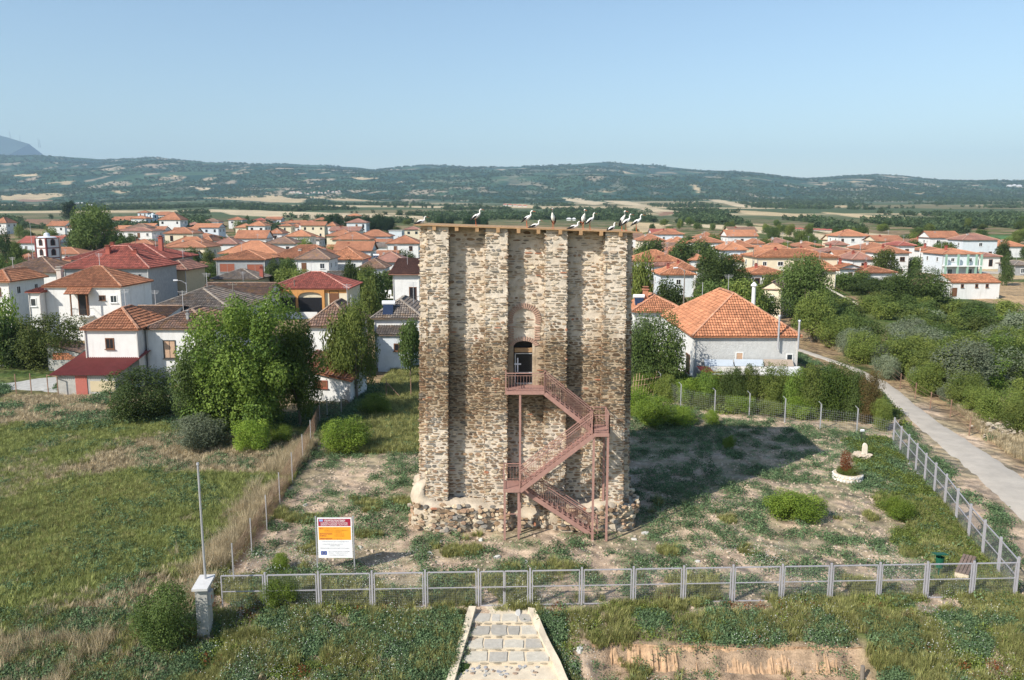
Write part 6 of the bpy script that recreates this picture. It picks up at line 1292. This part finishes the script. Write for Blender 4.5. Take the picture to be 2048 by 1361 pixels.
for i in range(46):
    yb=rr.uniform(575,645); x=rr.uniform(1590,1885); s_=1
    if abs(x-1545)<40 or (x>1850 and yb<600) or (x<1660 and yb<590): continue
    tree(x,yb-rr.uniform(26,40),yb,rr.uniform(38,58),'mid' if rr.random()<.6 else 'dark','shmid','leafy tree '+('just right of the cream shed' if x<1655 else 'between cream shed and outer stairs' if x<1690 else 'below the outer stair house' if x<1730 else 'right of the outer stairs' if x<1770 else 'under the left side of the big dark bush' if x<1830 else 'under the right side of the big dark bush')+(', behind others' if yb<610 else ', in front'),'trees of the grove right of the road')
_gl={}
# more small houses filling the gaps of the village
def hfree(P,w,d):
    for (t,w2,d2,h,rise,Y) in HOUSES.values():
        if abs(P.x-t.location.x)<(w2+w)/2+1.8 and -d-2<P.y-Y<d2+3: return False
    return not (abs(P.x/P.y*1612+1024-447)<22)
def hlabel(P,wl,rfn,st):
    b=min(HOUSES.values(),key=lambda v:(v[0].location.x-P.x)**2+(v[5]-P.y)**2*.3); side='left of' if P.x<b[0].location.x-b[1]/2 else ('right of' if P.x>b[0].location.x+b[1]/2 else ('behind' if P.y>b[5] else 'before'))
    L=b[0]['label'].split()[:5]
    while L and L[-1] in('with','a','and','of','the','right','left','behind','in','at','by','under','beyond','two','far','just','below','its','whose','on','beside','through','between','above','against','whose','mint','long','broad','small'): L.pop()
    s=('two storey ' if st>5 else 'low ')+wl+' house with '+rfn+' roof '+side+' the '+' '.join(L)
    _gl[s]=_gl.get(s,0)+1; return ['','other ','further ','outermost '][min(_gl[s]-1,3)]+s
nh=0
RN={'orange':'terracotta','bright':'orange','dusky':'dusky pink','red':'red','brown':'brown','grey':'grey'}
for i in range(2500):
    lft=rr.random()<.5; x=rr.uniform(0,838) if lft else rr.uniform(1255,2040); yb=rr.uniform(440,585) if lft else rr.uniform(446,560)
    if x>1850 and yb>520: continue
    if lft and x<70 and yb<520: continue
    if yb<np.interp(x,[0,60,200,300,400,470,560,700,838,1255,1450,1600,1750,1900,2048],[452,468,460,436,456,446,444,448,462,474,488,499,494,506,515]): continue
    P=G(x,yb); w_=rr.uniform(8,13); d_=rr.uniform(8,10)
    if not hfree(P,w_,d_): continue
    s_=zc(P)/FPX; h_=rr.choice([3.4,3.8,6.2]); ye_=yb-h_/s_; wl=rr.choice(['white','white','cream','pale']); rfn=rr.choice(['orange','bright','orange','dusky','red','brown','bright'],p=[.22,.22,.16,.16,.06,.12,.06])
    lb_=hlabel(P,wl,RN[rfn],h_)
    H('village_house',x-w_/2/s_,x+w_/2/s_,ye_,ye_-10,h_,d_,lb_,wall=str(wl),rf=str(rfn),Y=P.y,rise=rr.uniform(1.5,2.3),kind=str(rr.choice(['hip','hip','gable'])),ch=[(.3,.4,1.5,CW if rr.random()<.5 else CH)] if P.y<330 else (),tiled=0,balc=[(.1,.6,3.3)] if h_>5 and rr.random()<.5 and P.y<420 else None)
    nh+=1
    if nh>=85: break
# fillers between the houses
def ok(P):
    for (t,w,d,h,rise,Y) in HOUSES.values():
        if abs(P.x-t.location.x)<w/2+1.6 and -4<P.y-Y<d+2.5: return False
    return True
def glabel(P,r):
    b=min(HOUSES.values(),key=lambda v:(v[0].location.x-P.x)**2+(v[5]-P.y)**2*.3); side='left of' if P.x<b[0].location.x-b[1]/2 else ('right of' if P.x>b[0].location.x+b[1]/2 else ('behind' if P.y>b[5] else 'before'))
    L=b[0]['label'].split()[:7]
    while L and L[-1] in('with','a','and','of','the','right','left','behind','in','at','by','under','beyond','two','far','just','below','its','whose','on','beside','through','partly','joined','tucked','between','above','above','against'): L.pop()
    s='garden tree '+side+' the '+' '.join(L); _gl[s]=_gl.get(s,0)+1
    return [s,'another dark '+s,'smaller green '+s,'further '+s][min(_gl[s]-1,3)]
n_=0
for i in range(1300):
    x=rr.uniform(-20,2070); yb=rr.uniform(448,600) if rr.random()<.75 else rr.uniform(600,660)
    if 430<x<470 and yb<490: continue
    if 835<x<1262 : continue
    if x>1850 and yb>530 or (x>1650 and yb>560): continue
    if yb>600 and not(x<40 or 1440<x<1640): continue
    P=G(x,yb)
    if not ok(P): continue
    # keep the faces of houses open
    bad=False
    for (t,w,d,h,rise,Y) in (HOUSES.values() if rr.random()<.5 else []):
        if 0<Y-P.y<7 and abs(P.x*Y/P.y-t.location.x)<w/2*.8: bad=True;break
    if bad: continue
    s=FPX/zc(P); hh=rr.uniform(3.2,6.5); ww=rr.uniform(3.2,6.5); n_+=1
    k=rr.random(); far=P.y>330
    tree(x,yb-hh*s,yb,ww*s,'dark' if k<.6 else 'mid','mid' if k<.93 else 'cyp',glabel(P,rr),'garden trees between the village houses',name='garden_tree')
    if n_>290: break
for i in range(16): 
    x=rr.uniform(655,780); tree(x,432+rr.uniform(-4,4),466,rr.uniform(18,30),'conifer','mid','dark pine in the grove behind the cream house','pines of the grove left of the tower',name='pine_tree')
for i in range(7): x=875+rr.uniform(0,110); tree(x,434+rr.uniform(-3,4),462,rr.uniform(14,26),'conifer','mid','dark pine showing just above the tower roof','pines above the tower roof',name='pine_tree')
# far woodland, one object
lowv=[]
for s in(1,2,3):
    v,f,c=crown(90,7,.30,'shrub',s+40,(.18,.26)); lowv.append([(v,f,c)])
XX2=rng.uniform(-1,1,60000); Yr=np.exp(rng.uniform(math.log(430),math.log(3600),60000)); Xr=XX2*Yr*.78
dens=fbm(Xr/160,Yr/260,4,61); ban=sst(.49,.57,dens+.10*(Yr>1300))*(1-.25*(Yr>1300)*(Yr<1900)); keep=(rng.uniform(0,1,60000)<ban)&(straw(Xr,Yr)<.3)
XWr=Xr; 
for P_w,c in FIELDS: keep&=~inpoly(XWr,Yr,wpoly(P_w))
Zt=gz(Xr,Yr)+7; zc_=Yr*CP-(Zt-CZ)*SP; pxx=1024+FPX*Xr/zc_; pyy=680.5-FPX*(Yr*SP+(Zt-CZ)*CP)/zc_
for P_w,c in FIELDS: keep&=~(inpoly(pxx,pyy,P_w)|inpoly(pxx,pyy+3,P_w))
keep&=~((abs(Xr/Yr*1612+1024-447)<28)&(Yr<1200))
Xr,Yr=Xr[keep],Yr[keep]; Zr=gz(Xr,Yr); sz=rng.uniform(3.,6.,len(Xr))*np.interp(Yr,[430,3600],[.9,1.35])
scatter('far_woodland',lowv,np.c_[Xr,Yr,Zr-.5],np.c_[sz,sz,sz*rng.uniform(.7,1.15,len(sz))],LF['wood'],'belts of dark scrub and woodland across the plain below the hills','woodland',.08)
# low scrub dots on the hills
Xh=rng.uniform(-1,1,26000); Yh=rng.uniform(2400,6500,26000); Xh=Xh*Yh*.75; kp=((fbm(Xh/300,Yh/500,3,70)>.40)|(Yh<3300))&(straw(Xh,Yh)<.3); Xh,Yh=Xh[kp],Yh[kp]; sz=rng.uniform(7,20,len(Xh))*np.interp(Yh,[2400,5500],[.6,1.1])
Zt=gz(Xh,Yh)+10; zc_=Yh*CP-(Zt-CZ)*SP; pxx=1024+FPX*Xh/zc_; pyy=680.5-FPX*(Yh*SP+(Zt-CZ)*CP)/zc_; kp=np.ones(len(Xh),bool)
for P_w,c in FIELDS: kp&=~(inpoly(pxx,pyy,P_w)|inpoly(pxx,pyy+3,P_w))
Xh,Yh,sz=Xh[kp],Yh[kp],sz[kp]
scatter('hill_woodland',lowv,np.c_[Xh,Yh,gz(Xh,Yh)-2],np.c_[sz,sz,sz*.6],LF['wood'],'dark forest covering the range of hills','woodland',.08)
# ---------------------------------------------------------------- ground cover in the foreground
W1=[weed(70,s,.075,.30) for s in(1,2,3)]; G1=[tuft(26,.30,.13,.018,s,.7) for s in(4,5,6)]; D1=[tuft(30,1.0,.30,.020,s,.45) for s in(7,8,9)]; G2=[weed(60,s,.05,.22) for s in(21,22)]
def pts(n0,x0,x1,y0,y1): return rng.uniform(x0,x1,n0),rng.uniform(y0,y1,n0)
def lfx(Y): return -13.2-(Y-33)*.03
def rgx(Y): return np.interp(Y,[32,57],[fb_.x,a1.x])
def road_d(X,Y): # distance right of the road's left edge
    return X-np.interp(Y,[35,41,57,73,96],[24.2,27.7,30.5,35.1,35.2])
def put(nm,var,X,Y,msk,smin,smax,m_,lb,cat,tilt=.15,hz_=1.):
    k=msk&~((X>X0[0]-1.0)&(X<X0[7]+1.1)&(Y>40.2)&(Y<49)); k&=~((X>SQ[-1][0]-.2-(Y<31)*0)&(X<SQ[-1][1]+.2)&(Y<31.9)&(X>np.interp(Y,[26,31.7],[SQ[-1][0]-.2,SQ[0][0]-.35]))&(X<np.interp(Y,[26,31.7],[SQ[-1][1]+.2,SQ[0][1]+.3])))
    rd=road_d(X,Y); k&=~((rd>-.1)&(rd<4.9)&(Y<100)&(Y>30)); X,Y=X[k],Y[k]; s=rng.uniform(smin,smax,len(X)); return scatter(nm,var,np.c_[X,Y,gz(X,Y)-.02],np.c_[s,s,s*hz_*rng.uniform(.7,1.25,len(s))],m_,lb,cat,tilt)
X,Y=pts(13500,-14,30,32,72); ins=(X>lfx(Y))&(X<rgx(Y)+.3)&(Y<np.interp(X,[p.x for p in RP],[p.y for p in RP]))
nn=fbm(X*.9,Y*.9,3,90)+.5*(fbm(X*.22,Y*.22,3,91)-.5)
band=((X<-5.2)&(X>-8.6)&(Y>38)).astype(float)*.12; shd=((X>6.5)&(X<24)&(Y>42)).astype(float)*.05+((Y>56)*.10)+((X>rgx(Y)-3.2)*.16)+((Y<34.5)*.02)
bare_=((Y>35.5)&(Y<40.6)&(X>-7)&(X<7)).astype(float)*.06+((X<-8.6)&(Y>36)&(Y<56))*.05
put('weeds',W1,X,Y,ins&(nn+band+shd-bare_>.55),.7,1.6,LF['weed'],'dark green low weeds growing in patches over the soil of the plot','weeds')
X,Y=pts(9000,-14,30,32,62); nn2=fbm(X*.8,Y*.8,3,95); ins=(X>lfx(Y))&(X<rgx(Y)+.3); put('silvery_weeds',G2,X,Y,ins&(nn2>.54),.5,1.2,LF['gweed'],'greyish green weeds between the darker patches in the plot','weeds')
X,Y=pts(60000,-14,30,26,45); nn3=fbm(X*.5,Y*.5,3,97); inr=(X>lfx(Y))&(X<rgx(Y))
put('meadow_grass',G1,X,Y,inr&((Y<35)&(nn3>.5)&(Y>31.9)|(nn3>.66)|(X>rgx(Y)-3.)),.6,1.3,LF['grass'],'green grass along the inside of the front fence','grass')
X,Y=pts(60000,-26,30,24,31.6); bk_=(X>2.6)&(X<14.2)&(Y<30.0)&(Y>25)&((rng.uniform(0,1,60000)<.97)|(Y<28.2)&(fbm(X,Y,2,6)>.5))
nn4=fbm(X*.7,Y*.7,3,99); put('verge_weeds',W1,X,Y,(nn4>.48)&~bk_,.6,1.35,LF['weed'],'dense leafy weeds on the verge in front of the fence','weeds')
X,Y=pts(60000,-26,30,24,31.6); bk_=(X>2.6)&(X<14.2)&(Y<30.0)&(Y>25)&(rng.uniform(0,1,60000)<.98); put('verge_grass',G1,X,Y,(fbm(X*.9,Y*.9,3,88)>.49)&~bk_,.6,1.4,LF['grass'],'green grass on the verge in front of the fence','grass')
# meadow on the left
X,Y=pts(150000,-46,-12.5,24,70); mn=mdry(X,Y); L_=(X<lfx(Y)-.2)
put('left_meadow_grass',G1,X,Y,L_&(mn<.58),.6,1.4,LF['mgrass'],'green meadow grass on the slope left of the long fence','grass')
X,Y=pts(50000,-46,-12.5,26,72); mn=mdry(X,Y); L_=(X<lfx(Y)-.2); put('left_dry_grass',G1,X,Y,L_&(mn>.50),.6,1.5,LF['dry'],'dry brown grass patches of the left meadow','grass')
X,Y=pts(40000,-46,-20,35,48); put('yellowing_grass',G1,X,Y,(fbm(X*.12,Y*.12,3,83)>.40),.45,1.1,LF['ygrass'],'yellowing grass in the middle of the left meadow','grass')
X,Y=pts(22000,17,30,33,58); k_=(X<rgx(Y)-.1)&(X>rgx(Y)-1.6-3.5*fbm(X*.5,Y*.5,2,3)); put('fence_side_weeds',W1+G2,X,Y,k_&(fbm(X*.7,Y*.7,3,12)>.43),.6,1.4,LF['mid'],'lush bright weeds along the inner side of the road fence','weeds')
X,Y=pts(16000,-46,-12.5,26,60); put('left_meadow_weeds',W1,X,Y,(X<lfx(Y)-.2)&(fbm(X*.5,Y*.5,3,66)>.56),.8,1.7,LF['weed'],'leafy weeds scattered in the left meadow','weeds')
X=lfx(0)*0+rng.normal(0,.62,3000); Y=rng.uniform(31.5,56,3000); X=lfx(Y)-.5-abs(X)*1.1; put('dry_straw',D1,X,Y,fbm(X*.4,Y*.5,2,44)>.34,.4,1.0,LF['dry'],'tall dry straw leaning along the long left fence','straw',.25)
X,Y=pts(4500,-34,-16,24,30); put('bottom_dry_straw',D1,X,Y,(fbm(X*.5,Y*.5,2,45)>.5),.4,.9,LF['dry'],'dry straw at the bottom left corner','straw',.3)
# verge right of the road, garden
X,Y=pts(50000,28,62,36,110); rd=road_d(X,Y); put('roadside_dry_grass',G1,X,Y,(rd>5)&(rd<15)&(fbm(X*.5,Y*.5,3,46)>.40),.9,2.0,LF['dry'],'dry straw coloured grass on the far verge of the road','grass')
X,Y=pts(30000,24,62,34,100); rd=road_d(X,Y); put('roadside_weeds',W1,X,Y,((rd>5)&(rd<16)&(fbm(X*.5,Y*.5,3,47)>.54))|((rd<-.4)&(rd>-3.5)&(fbm(X*.6,Y*.6,3,48)>.50)&(X>rgx(Y)+.4)),.8,1.8,LF['weed'],'green weeds along both edges of the road','weeds')
rpx=[p.x for p in RP];rpy=[p.y for p in RP]
X,Y=pts(14000,6,34,54,82); put('garden_plants',W1,X,Y,(road_d(X,Y)<-.5)&(Y>np.interp(X,rpx,rpy)+.4+2.5*sst(18,22,X))&(fbm(X*.35,Y*.35,3,49)>.42),1.3,2.6,LF['mid'],'mixed green plants of the kitchen garden behind the fence','plants')
X,Y=pts(16000,-13,-4,54,100); put('yard_grass',G1,X,Y,(X>lfx(Y)),1.,1.8,LF['grass'],'grass of the yard behind the tower on the left','grass')
X,Y=pts(20000,-60,-12,60,100); put('yard_weeds',W1,X,Y,(fbm(X*.3,Y*.3,3,50)>.5)&ok_np if False else (fbm(X*.3,Y*.3,3,50)>.52)&(Y<76),1.,2.4,LF['weed'],'green growth around the farm buildings on the left','weeds')
FL=[[leaves(rng.normal(0,.25,(10,3))*np.array([1,1,.2])+np.array([0,0,.33]),np.tile([0,0,1.],(10,1))+rng.normal(0,.3,(10,3)),.035,rng.uniform(0,1,10),1.)]]
RW=[weed(60,s,.07,.34) for s in(31,32)]
X,Y=pts(9000,-26,30,24,33); put('rusty_weeds',RW,X,Y,~((X>2.6)&(X<14.2)&(Y<30.)&(Y>25))&(fbm(X*.5,Y*.5,3,71)>.60)&(rng.uniform(0,1,9000)<.3),.6,1.1,LF['rust'],'reddish brown dying weeds on the verge near the fence','weeds')
X,Y=pts(9000,-26,30,24,33); put('yellow_weeds',RW,X,Y,~((X>2.6)&(X<14.2)&(Y<30.)&(Y>25))&(fbm(X*.5,Y*.5,3,72)>.58),.6,1.2,LF['olivey'],'yellowish weeds scattered on the verge before the fence','weeds')
X,Y=pts(14000,-26,30,24,31.5); put('verge_dry_grass',G1,X,Y,~((X>2.6)&(X<14.2)&(Y<30.)&(Y>25))&(fbm(X*.6,Y*.6,3,73)>.52),.5,1.1,LF['dry'],'thin dry grass on the verge before the fence','grass')
X,Y=pts(2600,-14,22,25,38); put('white_wildflowers',FL,X,Y,fbm(X*.4,Y*.4,3,58)>.52,.8,1.2,LF['flower'],'tiny white wildflowers dotted in the grass near the front fence','flowers')
CL=[[(lambda V,Q:(V,np.array(Q),np.tile([.4,.4,.4],(len(Q),1))))(*stone_geo((0,0,0),(1,0,0),(0,1,0),(0,0,1),.12,.09,.05,sr,0))] for _ in range(3)]
X,Y=pts(9000,-13,24,32,62); o=put('soil_clods',CL,X,Y,fbm(X*.7,Y*.7,3,59)>.40,.5,1.6,mat('pale_soil_clod',(.50,.40,.30),var=.2),'small clods and pebbles on the bare soil','pebbles')
# ---------------------------------------------------------------- haze
hm=bpy.data.materials.new('haze'); hm.use_nodes=True; nn=hm.node_tree; nn.nodes.remove(nn.nodes['Principled BSDF'])
pv=nn.nodes.new('ShaderNodeVolumePrincipled'); pv.inputs['Color'].default_value=(.54,.78,1,1); pv.inputs['Density'].default_value=HAZE; pv.inputs['Anisotropy'].default_value=.0
nn.links.new(pv.outputs[0],nn.nodes['Material Output'].inputs['Volume'])
hz=M(); hz.bb(-16500,9500,-90,14800,-3,1150)
tag(hz.build('haze',hm),kind='stuff')
